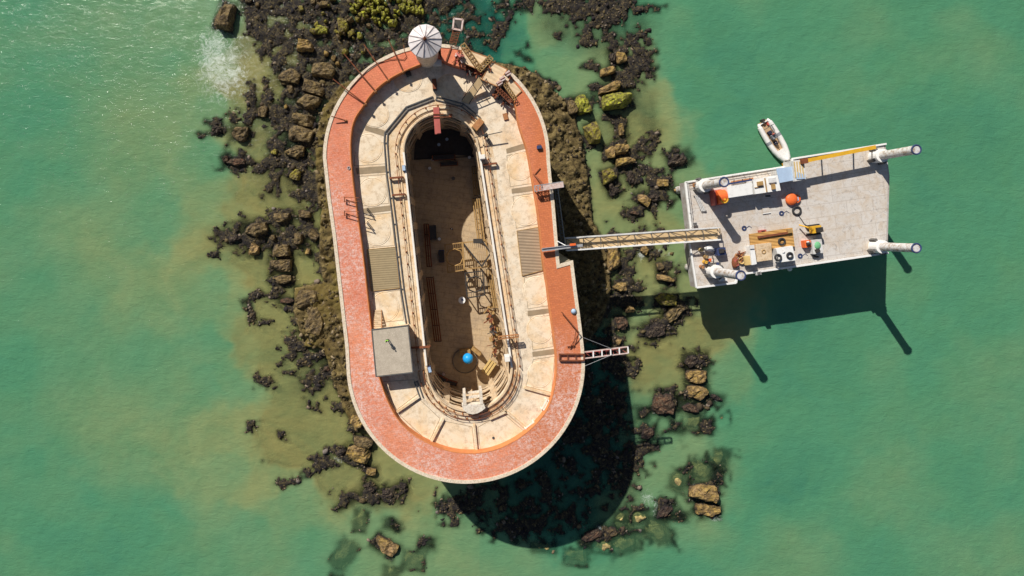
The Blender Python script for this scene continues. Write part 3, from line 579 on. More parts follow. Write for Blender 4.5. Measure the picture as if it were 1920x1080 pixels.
for idx, (x, y, w, h, rot, k, zt, cl) in enumerate(sorted(ROCKS, key=lambda q: q[1])):
    sx, sy = w*CH/CF, h*CH/CF; zb = -3.2; zt = zt*.55 if k == 'sub' else zt
    me = rock_mesh(sx, sy, zt-zb, {'dark': .9, 'red': .7, 'sub': 1.5}.get(k, .3), idx, 2 if k == 'sub' else 5)
    if k == 'sub': me.polygons.foreach_set('use_smooth', [True]*len(me.polygons))
    me.materials.append(M['rk_'+k]); 
    big = max(w, h) > 24
    nm = 'stone_block' if (big and k not in ('dark',)) else 'boulder'
    me.name = nm; o = bpy.data.objects.new(nm, me); col.objects.link(o)
    p = at(x, y, max(zt, 0)*.5); o.location = (p.x, p.y, (zt+zb)/2); o.rotation_euler = (R(random.uniform(-3, 3)), R(random.uniform(-3, 3)), -R(rot))
    key = (cl, k); i = seen.get(key, 0); seen[key] = i+1
    kind_w = 'block' if nm == 'stone_block' else 'boulder'
    tot = cnt[key]
    lab = f"{KW[k]} {kind_w} {WHERE[cl]}" if tot == 1 else f"{ORD[i]} {KW[k]} {'rock'} {'from the top ' if i else ''}{WHERE[cl]}"
    tag(o, lab, 'rock', 'rocks in the water around the fort')
r = random.Random(3)
for i in range(150):
    x = r.uniform(648, 796); y = r.uniform(-6, 48)
    if y > 8+0.35*(x-640)+14 or (x > 745 and y > 26) or r.random() < .3*abs(y-12)/30: continue
    s = r.uniform(3.5, 10); me = rock_mesh(s*.102*r.uniform(.8, 1.5), s*.102*r.uniform(.6, 1.1), 1.7, 1.0, 500+i); me.materials.append(M['rk_lime'])
    o = bpy.data.objects.new('mossy_boulder', me); col.objects.link(o); p = at(x, y, 0.8); o.location = (p.x, p.y, 0.4+r.uniform(-.2, .3)); o.rotation_euler = (0, 0, r.uniform(0, 3))
    tag(o, 'small yellow-green mossy boulder in the bright patch above the round tower roof', 'rock', 'small mossy boulders above the tower')

for i in range(44):
    x = r.uniform(585, 700); y = r.uniform(-4, 112)
    if poly_sd(P_NW, np.array([[x]]), np.array([[y]]))[0, 0] < 6 or (x < 640 and y > 70): continue
    s = r.uniform(4, 11); me = rock_mesh(s*.102*r.uniform(.8, 1.5), s*.102*r.uniform(.6, 1.1), 1.7, .9, 900+i); me.materials.append(M['rk_moss' if i % 3 else 'rk_brown'])
    nm = 'olive_boulder'; o = bpy.data.objects.new(nm, me); col.objects.link(o); p = at(x, y, 0.8); o.location = (p.x, p.y, 0.25+r.uniform(-.1, .3)); o.rotation_euler = (0, 0, r.uniform(0, 3))
    tag(o, 'small olive boulder in the dark weed left of the bright mossy patch', 'rock', 'small olive boulders in the upper left weed')

# ------------------------------------------------------------------ the fort
ZR, ZT, ZF = 20.0, 18.5, 6.0
def arc(cx, cy, r, a0, a1, n):
    return [(cx+r*math.cos(R(a0+(a1-a0)*i/n)), cy+r*math.sin(R(a0+(a1-a0)*i/n))) for i in range(n+1)]
OUT = arc(818, 295, 211, -180, 0, 60) + [(1032,330),(1038,380),(1043,440),(1047,488),(1048,497),(1073,490),(1079,540),(1087,600),(1093,650)] + arc(873, 683, 222, 0, 176, 60) + [(649,650),(642,590),(634,520),(625,440),(615,370)]
def chaikin(p, n=1, closed=False):
    for _ in range(n):
        q = [] if closed else [p[0]]
        m = len(p)
        for i in range(m if closed else m-1):
            a, b = p[i], p[(i+1) % m]
            q += [(a[0]*.75+b[0]*.25, a[1]*.75+b[1]*.25), (a[0]*.25+b[0]*.75, a[1]*.25+b[1]*.75)]
        if not closed: q.append(p[-1])
        p = q
    return p
outW = [at(x, y, ZR) for x, y in OUT]
def offset(poly, d):      # poly clockwise in the picture; d > 0 goes inwards
    n = len(poly); res = []
    for i in range(n):
        a, b, c = poly[i-1], poly[i], poly[(i+1) % n]
        e1 = Vector((b.x-a.x, b.y-a.y)).normalized(); e2 = Vector((c.x-b.x, c.y-b.y)).normalized()
        nn = Vector((e1.y+e2.y, -(e1.x+e2.x)))
        nn.normalize(); k = max(0.5, nn.dot(Vector((e1.y, -e1.x))))
        res.append(Vector((b.x+nn.x*d/k, b.y+nn.y*d/k, b.z)))
    return res
IN = [(965,183),(972,226),(981,255),(990,280),(998,330),(1007,380),(1014,430),(1018,480),(1026,530),(1031,570),(1037,612),(1044,660),(1045,695),(1040,735),(1028,768),(1010,792),(985,815),(955,834),(920,848),(880,852),(845,848),
      (810,836),(780,820),(755,800),(736,775),(722,745),(712,715),(704,690),(699,655),(694,610),(688,560),(682,500),(674,440),(668,400),(661,350),(656,300),(655,260),(661,224),(680,197),(694,175),(722,150),(755,132),(790,118)]
INs = chaikin(IN, 2)
fort = thing('sea_fort', 'oval stone sea fort with red rampart around a sunken courtyard', 'fort', at(845, 480, 0))
c1 = at(827, 283, ZT); r1 = 5.76; c2 = at(880, 690, ZT); r2 = 6.55
def court(o, n=160, z=None):
    a = Vector((c1.x, c1.y)); b = Vector((c2.x, c2.y)); d = b-a; L = d.length; th = math.atan2(d.y, d.x); al = math.acos((r1-r2)/L)
    # tangent directions at th +- al
    pts = []
    k = 34
    for i in range(k+1):
        t = th+al+(2*math.pi-2*al)*i/k; pts.append(a+(r1+o)*Vector((math.cos(t), math.sin(t))))
    for i in range(k+1):
        t = th-al+(2*al)*i/k; pts.append(b+(r2+o)*Vector((math.cos(t), math.sin(t))))
    # resample equally
    P = pts+[pts[0]]; ds = [0]
    for p, q in zip(P[:-1], P[1:]): ds.append(ds[-1]+(q-p).length)
    out = []; j = 0
    for i in range(n):
        s = ds[-1]*i/n
        while ds[j+1] < s: j += 1
        t = (s-ds[j])/max(1e-9, ds[j+1]-ds[j]); out.append(P[j]+(P[j+1]-P[j])*t)
    return out
def ring_prism(mb, oi, oo, z0, z1, n=160):
    A = court(oi, n); B = court(oo, n)
    vs = [(p.x, p.y, z) for z in (z0, z1) for L in (A, B) for p in L]; fs = []
    for i in range(n):
        j = (i+1) % n
        a0, b0, a1, b1 = i, n+i, 2*n+i, 3*n+i; c0, d0, e1, f1 = j, n+j, 2*n+j, 3*n+j
        fs += [(a1, e1, f1, b1), (a0, b0, d0, c0), (a0, c0, e1, a1), (b0, b1, f1, d0)]
    mb.add(vs, fs)
# outer wall
mb = MB(); n = len(outW); base = offset(outW, -0.9)
vs = [(p.x, p.y, -1.0) for p in base]+[(p.x, p.y, 19.55) for p in outW]
wall_in = offset(outW, 0.45)
mb.add(vs, [(i, (i+1) % n, n+(i+1) % n, n+i) for i in range(n)]); mb.build('outer_wall', M['wall'], fort)
# NB the base batter shows only from the side
# coping C
gap0 = next(i for i, (x, y) in enumerate(OUT) if x > 955 and y < 295); gapA = next(i for i, (x, y) in enumerate(OUT) if x > 872 and y < 200)
idxs = list(range(gap0, n))+list(range(0, gapA+1))
co_out = offset(outW, -0.12); co_in = offset(outW, 0.42)
mb = MB(); mb.prism([co_out[i] for i in idxs]+[co_in[i] for i in idxs[::-1]], 19.55, 20.10); mb.build('coping', M['coping'], fort)
band_out = [co_in[i] for i in idxs]
inW = [at(x, y, ZR) for x, y in INs]
inR = [at(x, y, ZR) for x, y in [(829,116),(850,122),(874,128)]]
mb = MB(); mb.prism(band_out+[at(874,128,ZR), at(850,122,ZR), at(828,113,ZR), at(826,86,ZR)]+[at(788,96,ZR)]+inW[::-1], ZT-0.3, 20.0)
band = mb.build('rampart_walk', M['red'], fort)
# orange parapet face lining the rampart's inner edge
mb = MB()
for a, b_ in zip(inW[:-1], inW[1:]):
    d = (b_-a); 
    if d.length < 1e-4: continue
    d.normalize(); nrm = Vector((d.y, -d.x, 0))          # towards the terrace
    q = [a, b_, b_+nrm*0.14, a+nrm*0.14]
    mb.add([(p.x, p.y, z) for z in (ZT-.2, 20.03) for p in q], [(4,5,6,7),(3,2,6,7)[::-1],(0,1,5,4)])
mb.build('parapet_face', M['orange'], fort)
# raised kerb line running along the north west rampart
terr_out = offset(outW, 0.5)
mb = MB(); mb.prism(terr_out, ZT-0.7, ZT, holes=[[Vector((p.x, p.y, 0)) for p in court(0.02)]]); mb.build('terrace', M['terrace'], fort)
# walkway around the courtyard (laid on the terrace)
WK = [(812,184),(866,197),(900,222),(920,262),(930,310),(938,400),(950,470),(962,560),(972,640),(976,690),(968,735),(945,765),(910,785),(870,790),(830,778),(800,752),(784,716),(764,603),(754,542),(742,461),(733,390),(727,322),(723,261),(728,248),(763,203)]
mb = MB(); mb.prism([at(x, y, ZT) for x, y in WK], ZT-0.02, ZT+0.012, holes=[[Vector((p.x, p.y, 0)) for p in court(0.05)]]); mb.build('inner_walkway', M['walkway'], fort)
# vault pads: low domed discs and slabs
DISC = [(690,278,31,31),(698,360,31,31),(706,434,30,30),(722,575,30,32),(703,215,30,28),(765,150,30,26),(975,312,28,30),(985,395,30,32),(1005,545,28,30),(1012,618,28,30),(1012,702,26,28),(845,165,34,30)]
def disc(mb, cx, cy, rx, ry, z0, h, n=40):
    c = at(cx, cy, z0); k = (CH-z0)/CF; vs = [(c.x, c.y, z0+h)]; fs = []
    rings = [(0.5, h*.98), (0.88, h*.85), (0.91, -0.003), (0.95, 0.06), (1.0, 0.0)]
    for rr, hh in rings:
        for i in range(n):
            a = 2*math.pi*i/n; vs.append((c.x+rx*k*rr*math.cos(a), c.y+ry*k*rr*math.sin(a), z0+hh))
    for i in range(n): fs.append((0, 1+i, 1+(i+1) % n))
    for q in range(len(rings)-1):
        for i in range(n): fs.append((1+q*n+i, 1+(q+1)*n+i, 1+(q+1)*n+(i+1) % n, 1+q*n+(i+1) % n))
    mb.add(vs, fs)
for cx, cy, rx, ry in DISC:
    mb = MB(); disc(mb, cx, cy, rx*.9, ry*.9, ZT+.009, 0.06); mb.build('vault_cap', M['vault'], fort)
# bay slabs with open joints
BAYS = [[(668,262),(721,268),(722,307),(664,311)],[(672,331),(723,327),(729,381),(679,386)],[(683,404),(733,399),(740,460),(688,465)],[(698,550),(750,544),(757,600),(704,606)],
        [(950,292),(989,283),(998,344),(957,350)],[(962,368),(1001,362),(1008,420),(968,428)],[(983,521),(1019,513),(1028,573),(990,579)],[(994,598),(1031,591),(1037,650),(999,656)],[(1000,674),(1040,668),(1034,736),(986,724)],
        [(750,779),(788,750),(825,785),(804,829)],[(813,837),(835,790),(885,800),(890,847)],[(901,848),(896,801),(943,775),(982,808),(950,830)],[(716,716),(776,712),(784,738),(744,768)]]
for B in BAYS:
    mb = MB(); mb.pp(B, ZT+.004, ZT-.05); sl_ = mb.build('bay_slab', M['vault'], fort)
    mb = MB()
    for (x0, y0), (x1, y1) in zip(B, B[1:]+B[:1]): mb.bar(at(x0, y0, ZT+.004), at(x1, y1, ZT+.004), .07, .03)
    mb.build('joint', M['trough'], sl_)
# drain troughs between the vaults: raised slabs, shade put in their dark colour
TR = [[(667,315),(722,311),(723,323),(669,327)],[(680,391),(731,385),(732,395),(682,401)],[(686,232),(722,245),(722,256),(684,244)],
      [(949,279),(985,268),(988,278),(950,288)],[(959,354),(999,348),(1000,358),(960,363)],[(989,583),(1029,578),(1030,587),(990,593)],[(998,660),(1038,654),(1040,664),(999,669)]]
for t in TR:
    mb = MB(); mb.pp(t, ZT+.03, ZT-.1); mb.build('drain_trough_shade', M['trough'], fort)
# the low seam walls of the south bays
for (x0, y0), (x1, y1) in [((744,773),(786,744)),((806,834),(831,786)),((894,848),(889,796)),((983,727),(1034,741)),((945,768),(992,808)),((918,786),(950,772))]:
    mb = MB(); a = at(x0, y0, ZT+.4); b_ = at(x1, y1, ZT+.4); a.z = b_.z = ZT+.2; mb.bar(a, b_, 0.34, 0.42); mb.build('seam_wall', M['walkway'], fort)
# court: wall with three tiers of arches
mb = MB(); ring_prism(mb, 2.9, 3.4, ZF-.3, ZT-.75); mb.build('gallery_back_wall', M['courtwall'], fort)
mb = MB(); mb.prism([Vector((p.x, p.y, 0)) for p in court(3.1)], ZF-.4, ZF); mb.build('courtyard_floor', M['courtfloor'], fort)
NB = 26; P0 = court(0.0, NB)
lev = [(ZF, 9.95), (10.3, 13.95), (14.3, ZT-.72)]
mbw = MB()
for i in range(NB):
    a = P0[i]; b_ = P0[(i+1) % NB]; d = (b_-a); L = d.length; d.normalize(); nn = Vector((-d.y, d.x))
    if nn.dot(((a+b_)/2)-Vector(((c1.x+c2.x)/2, (c1.y+c2.y)/2))) < 0: nn = -nn
    for z0, z1 in lev:
        mbw.box((a.x+nn.x*.3, a.y+nn.y*.3, (z0+z1)/2), (1.1, 0.75, z1-z0), math.atan2(d.y, d.x))
        w = L/2-0.5; sp = z1-0.35-w*0.75; zs = max(z0+1.2, sp); m_ = 10; c_ = (a+b_)/2; prev = None
        for q in range(m_+1):
            t = math.pi*q/m_; s_ = -w*math.cos(t); zz = zs+(z1-.35-zs)*math.sin(t)
            p = c_+d*s_; cur = [(p.x+nn.x*.05, p.y+nn.y*.05, zz), (p.x+nn.x*.05, p.y+nn.y*.05, z1), (p.x+nn.x*.6, p.y+nn.y*.6, zz), (p.x+nn.x*.6, p.y+nn.y*.6, z1)]
            if prev: mbw.add(prev+cur, [(0,4,5,1),(0,2,6,4),(2,3,7,6)])
            prev = cur
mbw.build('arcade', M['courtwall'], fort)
for z in (9.95, 13.95):
    mb = MB(); ring_prism(mb, -0.08, 3.0, z, z+.35); g_ = mb.build('gallery', M['courtwall'], fort)
    mb = MB(); ring_prism(mb, -0.08, 0.08, z+.352, z+1.1); mb.build('gallery_parapet', M['courtwall'], g_)
mb = MB(); ring_prism(mb, 0.06, 0.30, ZT+.014, ZT+.42); mb.build('rim_parapet', M['courtwall'], fort)
C_ = court(.18, 200)
for s_ in (-1, 1):
    seg = sorted([p for p in C_ if c2.y < p.y < c1.y and (p.x > 1.5+(c1.y-p.y)*.05-1.2) == (s_ > 0)], key=lambda p: p.y)
    mb = MB(); mb.bar((seg[0].x, seg[0].y, ZT+.47), (seg[-1].x, seg[-1].y, ZT+.47), .3, .11); mb.build('white_coping', M['whitepaint'], fort)
mb = MB(); ring_prism(mb, 0.9, 1.1, ZT+.014, ZT+.2); mb.build('rim_kerb', M['walkway'], fort)
# watchtower
zt = 26.4; tc = at(797, 77, zt)
mb = MB(); mb.tube((tc.x, tc.y, ZT-1), (tc.x, tc.y, zt-.4), 1.75, 28); tower = mb.build('watchtower', M['coping'], fort, smooth=False)
mb = MB(); NR = 14; rr = 32*(CH-zt)/CF
vs = [(tc.x, tc.y, zt+1.0)]; fs = []
for k2, (q, hz) in enumerate([(0.12, .95), (0.5, .55), (1.0, 0.0), (1.0, -.35), (0.9, -.4)]):
    for i in range(NR*4):
        a = 2*math.pi*i/(NR*4)+.12; seg = math.pi/NR; fac = math.cos(seg)/math.cos(((a-.12) % (2*seg))-seg)
        vs.append((tc.x+rr*q*fac*math.cos(a), tc.y+rr*q*fac*math.sin(a), zt+hz))
m_ = NR*4
for i in range(m_): fs.append((0, 1+i, 1+(i+1) % m_))
for q in range(4):
    for i in range(m_): fs.append((1+q*m_+i, 1+(q+1)*m_+i, 1+(q+1)*m_+(i+1) % m_, 1+q*m_+(i+1) % m_))
mb.add(vs, fs)
m, nt, b = mat('tower_roof_zinc', 0.6); g = NT(nt)
c = g.mix(g.ramp(g.noise(1.3, 8, 0.75), [(0.45, 0.0), (0.72, 0.8)]), (0.76, 0.70, 0.69), (0.45, 0.38, 0.37)); g.out(c, b)
mb.build('tower_roof', m, tower)
mb = MB()
for i in range(NR):
    a = 2*math.pi*i/NR+.12; d = Vector((math.cos(a), math.sin(a), 0))
    p = [Vector((tc.x, tc.y, 0))+d*rr*q+Vector((0, 0, zt+hz+.03)) for q, hz in ((0.12, .95), (0.5, .55), (0.99, 0.0))]
    mb.bar(p[0], p[1], .07 if i % 3 else .12); mb.bar(p[1], p[2], .06 if i % 2 else .11)
mb.build('roof_seams', M['seam'], tower)
mb = MB(); mb.sphere((tc.x, tc.y, zt+1.0), .28, 12, 8); mb.tube((tc.x, tc.y, zt+.8), (tc.x, tc.y, zt+2.0), .07); mb.build('finial', M['rust'], tower)
mb = MB(); mb.torus((tc.x, tc.y, zt-.45), rr*.93, .12, 36, 6); mb.build('gutter', M['dark'], tower)
mb = MB(); mb.pp([(790,112),(828,112),(828,121),(792,122)], ZT+1.0, ZT); mb.build('tower_step', M['whitepaint'], tower)
# shelter
sp = [(697,618),(765,610),(774,698),(705,706)]
zs_ = 21.1
sh_ = thing('shelter', 'square grey flat-roofed shelter standing on the lower left terrace', 'building', at(737, 660, ZT))
P4 = [at(x, y, zs_) for x, y in sp]; ctr = sum(P4, Vector())/4; Pi = [ctr+(p-ctr)*.955 for p in P4]
mb = MB(); mb.prism(Pi, ZT+.01, zs_-.25); mb.build('wall', M['courtwall'], sh_)
mb = MB(); mb.prism(P4, zs_-.25, zs_); mb.build('roof', M['roofgrit'], sh_)
mb = MB()
for a, b_ in zip(P4, P4[1:]+P4[:1]): mb.bar(a+Vector((0, 0, .03)), b_+Vector((0, 0, .03)), .16, .1)
mb.build('roof_edge', M['grey'], sh_)
# slatted decks
for pts_, mm, lab in [([(688,468),(741,463),(749,540),(696,546)], 'slat_l', 'olive slatted deck panel on the left terrace above the shelter'),
                      ([(969,433),(1009,426),(1017,507),(979,517)], 'slat_r', 'brown slatted deck panel on the right terrace by the gangway')]:
    t = thing('slatted_deck', lab, 'deck', at(*[sum(p[i] for p in pts_)/4 for i in (0, 1)], ZT))
    mb = MB(); mb.pp(pts_, ZT+.16, ZT+.05); mb.build('deck_boards', M[mm], t)
    mb = MB()
    for (x0, y0), (x1, y1) in zip(pts_, pts_[1:]+pts_[:1]):
        mb.bar(at(x0, y0, ZT+.1), at(x1, y1, ZT+.1), .1, .16)
    mb.build('edge_frame', M['ochresteel'], t)
# ---- double cable channel along the terrace
def chan(name, pts_, label, sep=0.5):
    t = thing(name, label, 'kerb', at(pts_[0][0], pts_[0][1], ZT))
    W = [at(x, y, ZT+.12) for x, y in pts_]
    for s_ in (-1, 1):
        mb = MB()
        for i, (a, b_) in enumerate(zip(W[:-1], W[1:])):
            d = (b_-a).normalized(); nn = Vector((-d.y, d.x, 0))*sep/2*s_; mb.bar(a+nn-d*.1, b_+nn+d*.1, .16, .22+.004*(i % 2))
        mb.build('rail', M['grey'], t)
    for a, b_ in zip(W[:-1], W[1:]):
        L = (b_-a).length; k = max(1, int(L/4)); d = (b_-a).normalized(); nn = Vector((-d.y, d.x, 0))*sep/2
        for q in range(k): p = a+(b_-a)*(q/k); MB().bar(p-nn, p+nn, .12, .1).build('cross_tie', M['grey'], t)
chan('cable_channel', [(812,184),(763,203),(724,250),(723,268),(727,322),(740,420),(754,542),(764,605)], 'dark double cable channel running down the left terrace')
chan('cable_channel', [(780,716),(790,745)], 'short dark double cable channel below the shelter')
chan('cable_channel', [(818,184),(867,197),(898,222)], 'dark double cable channel in the tower shadow above the courtyard')
# ---- railings around the court
def railing(pts_, label, h=0.7, step=1.6, sep=.45):
    t = thing('rusty_railing', label, 'railing', (pts_[0][0], pts_[0][1], ZT))
    W = [Vector((p[0], p[1], ZT+.01)) for p in pts_]
    for hh in (h, h*.5):
        mb = MB()
        for a, b_ in zip(W[:-1], W[1:]): mb.bar(a+Vector((0, 0, hh)), b_+Vector((0, 0, hh)), .055)
        mb.build('handrail', M['rust'], t)
    mb = MB(); acc = 0
    for i, (a, b_) in enumerate(zip(W[:-1], W[1:])):
        acc += (b_-a).length
        if acc > step or i == 0:
            acc = 0; mb.bar(a, a+Vector((0, 0, h)), .09); mb.box(a+Vector((0, 0, .04)), (.24, .24, .08))
    mb.build('posts', M['rustlight'], t)
C14 = court(1.45, 240); C08 = court(.7, 240)
def part_of(C, x0, x1, y0, y1):
    seg = [i for i, p in enumerate(C) if y0 < p.y < y1 and x0 < p.x < x1]
    runs = []; cur = []
    for i in range(len(C)*2):
        k = i % len(C)
        if k in seg_set(seg): cur.append(k)
        elif cur: runs.append(cur); cur = []
    runs.sort(key=len); return [C[k] for k in runs[-1]][:len(seg)]
def seg_set(s, _c={}):
    return set(s)
yN, yS = c1.y, c2.y
railing(part_of(C14, -50, 2.5, yS, yN), 'long rusty railing along the left rim of the courtyard')
railing(part_of(C14, 3.0, 50, yS, yN), 'long rusty railing along the right rim of the courtyard')
railing(part_of(C14, -50, 50, yN, 99), 'curved rusty railing around the top end of the courtyard')
railing(part_of(C14, -50, 50, -99, yS), 'curved rusty railing around the bottom end of the courtyard')
railing(part_of(C08, -50, 50, -99, yS), 'inner curved rusty railing at the bottom rim beside the white portal', 1.1, 1.0)
# ---- white portal at the south rim
po = thing('white_portal', 'white stone portal with two piers at the bottom rim of the courtyard', 'portal', at(886, 760, ZT))
zp = ZT+1.5
mb = MB(); mb.pp([(866,760),(907,757),(910,765),(903,771),(895,775),(886,777),(877,775),(869,769)], zp, ZT+.02); mb.build('balcony', M['portal'], po)
for pts_ in ([(868,738),(873,737),(875,760),(868,760)], [(899,733),(904,733),(906,758),(900,758)]):
    mb = MB(); mb.pp(pts_, zp+.05, 17.0); mb.build('pier', M['portal'], po)
mb = MB(); mb.pp([(875,744),(899,741),(899,745),(875,748)], zp-.6, zp-1.0); mb.build('crossbeam', M['portal'], po)
mb = MB(); mb.pp([(875,736),(898,733),(898,736),(875,739)], zp-2.6, zp-3.0); mb.build('crossbeam', M['portal'], po)
# ---- benches on SE terrace
for (x, y, a, lab) in [(995,799,-38,'lower slatted bench against the orange parapet at the lower right'), (1024,758,-62,'upper slatted bench against the orange parapet at the lower right')]:
    t = thing('slatted_bench', lab, 'bench', at(x, y, ZT)); c0 = at(x, y, ZT); ra = R(-a)
    ux = Vector((math.cos(ra), math.sin(ra), 0)); uy = Vector((-ux.y, ux.x, 0))
    for q in range(3):
        mb = MB(); mb.bar(c0-ux*.95+uy*(q-1)*.42+Vector((0, 0, .55)), c0+ux*.95+uy*(q-1)*.42+Vector((0, 0, .55)), .22, .08); mb.build('slat', M['whitepaint'], t)
    for s_ in (-1, 1):
        mb = MB(); mb.bar(c0+ux*.8*s_-uy*.65+Vector((0, 0, .48)), c0+ux*.8*s_+uy*.65+Vector((0, 0, .48)), .16, .1)
        mb.bar(c0+ux*.8*s_-uy*.6, c0+ux*.8*s_-uy*.6+Vector((0, 0, .45)), .14); mb.bar(c0+ux*.8*s_+uy*.6, c0+ux*.8*s_+uy*.6+Vector((0, 0, .45)), .14)
        mb.build('leg_frame', M['whitepaint'], t)

# ------------------------------------------------------------------ generic builders
def truss(mb, a, b, w, h, n, r, zig=True):
    a = Vector(a); b = Vector(b); d = (b-a).normalized(); s_ = Vector((-d.y, d.x, 0)).normalized()*w/2; up = Vector((0, 0, h))
    ch = [lambda t, o=o: a+(b-a)*t+o for o in (s_, -s_, s_+up, -s_+up)]
    for f in ch: mb.bar(f(0), f(1), r)
    for i in range(n+1):
        t = i/n; mb.bar(ch[0](t), ch[1](t), r*.8); mb.bar(ch[0](t), ch[2](t), r*.8); mb.bar(ch[1](t), ch[3](t), r*.8)
        if h > .05: mb.bar(ch[2](t), ch[3](t), r*.7)
        if i < n:
            t2 = (i+1)/n
            if zig: mb.bar(ch[2](t), ch[3](t2), r*.7)
            mb.bar(ch[0](t), ch[2](t2), r*.6); mb.bar(ch[1](t), ch[3](t2), r*.6)
def poly(name, label, cat, px0, z0, parts, group=None):
    """parts: list of (part name, material, builder)"""
    if len(parts) == 1:
        mb = MB(); parts[0][2](mb); return mb.build(name, M[parts[0][1]], None, label, cat, group)
    t = thing(name, label, cat, at(px0[0], px0[1], z0), group)
    for pn, mm, fn in parts:
        mb = MB(); fn(mb); mb.build(pn, M[mm], t)
    return t
# ---- rusty poles leaning out over the NW rampart
POLES = [((756,134),(728,74),'nearest the round tower'),((728,150),(682,83),'second from the round tower'),((704,171),(645,101),'third from the round tower'),((685,195),(624,148),'fourth from the round tower'),((648,226),(621,218),'farthest from the round tower')]
for (a, b_, lab) in POLES:
    t = thing('rusty_pole', 'rusty outrigger pole over the rampart, '+lab, 'pole', at(a[0], a[1], ZT), 'outrigger poles along the upper left rampart')
    mb = MB(); A = at(a[0], a[1], 20.25); B = at(b_[0], b_[1], 20.9); mb.tube(A, B, .11, 8, .07); mb.build('shaft', M['rust'], t)
    mb = MB(); mb.bar(A-Vector((0, 0, 1.6)), A+Vector((0, 0, .1)), .16); mb.box(A-Vector((0, 0, .1)), (.35, .35, .12)); mb.build('bracket', M['rustlight'], t)
mb = MB(); pts_ = [at(x, y, 20.14) for x, y in [(757,84),(758,95),(762,106),(757,112),(745,110),(728,112),(708,118),(690,130),(672,148),(656,166)]]; mb.path(pts_, .05)
mb.build('slack_cable', M['rust'], None, 'slack brown cable lying along the upper left rampart', 'cable')
# ---- sea gallows (N cantilever)
t = thing('cantilever_walkway', 'narrow steel walkway with open end frame jutting over the water by the tower', 'walkway', at(848, 84, ZR))
mb = MB(); truss(mb, at(848.5, 84, 20.1), at(857, 56, 20.1), 1.05, .5, 6, .08); mb.build('truss', M['rust'], t)
mb = MB(); e = [at(x, y, 20.7) for x, y in [(851,35),(868,37),(865,57),(849,54)]]
for p, q in zip(e, e[1:]+e[:1]): mb.bar(p, q, .26, .2)
mb.build('end_frame', M['pinkwhite'], t)
mb = MB(); mb.pp([(853,38),(865,40),(862,54),(852,52)], 19.3, 19.1); mb.build('cage_floor', M['dark'], t)
mb = MB()
for p in e: mb.bar(p, Vector((p.x, p.y, 19.2)), .09)
mb.build('cage_posts', M['galv'], t)
# ---- E cantilever ladder
t = thing('landing_ladder_boom', 'rusty ladder-like boom jutting out over the fort shadow on the right', 'boom', at(1095, 664, ZR))
mb = MB()
L0 = (at(1096, 660, 20.3), at(1177, 650, 20.3)); L1 = (at(1096, 672, 20.3), at(1178, 662, 20.3))
mb.bar(*L0, .16); mb.bar(*L1, .16); mb.build('side_rail', M['pinkwhite'], t)
mb = MB()
for i in range(1, 6):
    k = i/5; mb.bar(L0[0].lerp(L0[1], k), L1[0].lerp(L1[1], k), .18)
mb.build('rungs', M['white'], t)
mb = MB(); truss(mb, at(1098, 667, 19.3), at(1176, 657, 20.0), .9, .01, 6, .08); mb.build('lower_chord', M['redsteel'], t)
mb = MB(); mb.tube(at(1094, 633, 21.2), at(1150, 655, 20.4), .035, 5); mb.tube(at(1097, 686, 21.2), at(1150, 664, 20.4), .035, 5); mb.build('guy_wires', M['galv'], t)
mb = MB(); f4 = [at(x, y, 20.35) for x, y in [(1049,664),(1095,664),(1095,676),(1049,676)]]
for p, q in zip(f4, f4[1:]+f4[:1]): mb.bar(p, q, .17, .25)
for k in (.33, .66): mb.bar(f4[0].lerp(f4[1], k), f4[3].lerp(f4[2], k), .1)
mb.build('anchor_frame', M['rust'], t)
# brown spar lying on the east rampart
poly('rusty_spar', 'bent rusty spar lying across the right rampart above the boom', 'spar', (1060, 600), ZR, [('long_arm', 'rust', lambda mb: mb.tube(at(1053,585,20.5), at(1086,624,20.9), .09)), ('short_arm', 'rust', lambda mb: (mb.tube(at(1086,624,20.9), at(1068,653,20.3), .07), mb.tube(at(1080,618,20.8), at(1075,652,20.2), .05), mb.tube(at(1064,650,20.2), at(1078,648,20.2), .1)))])
poly('vent_cap', 'small pale domed vent on the right rampart', 'vent', (1076,583), ZR, [('dome', 'palebl', lambda mb: mb.sphere(at(1075.5,583.5,20.2), .38, 16, 6, (1,1,.7), True)), ('base', 'grey', lambda mb: mb.tube(at(1075.5,583.5,20.0), at(1075.5,583.5,20.2), .46, 16))])
# ---- E silver gangway box + legs
t = thing('silver_boom', 'short silver lattice boom over the right rampart above the gangway', 'boom', at(1010, 350, ZR))
mb = MB(); truss(mb, at(1002, 354, 20.9), at(1055, 346, 20.9), .85, .6, 8, .09); mb.build('truss', M['galv'], t)
mb = MB(); mb.pp([(1018,348),(1056,341),(1057,351),(1019,357)], 21.55, 21.5); mb.build('top_plate', M['pinkwhite'], t)
mb = MB(); mb.bar(at(1000,326,20.1), at(1017,346,21.2), .14); mb.bar(at(1003,328,20.1), at(1019,345,21.0), .1); mb.bar(at(1001,329,20.1), at(1013,315,20.1), .12); mb.bar(at(1003,359,21.0), at(1018,377,20.1), .14); mb.bar(at(1008,358,21.0), at(1021,374,20.1), .1)
mb.build('stay_legs', M['rust'], t)
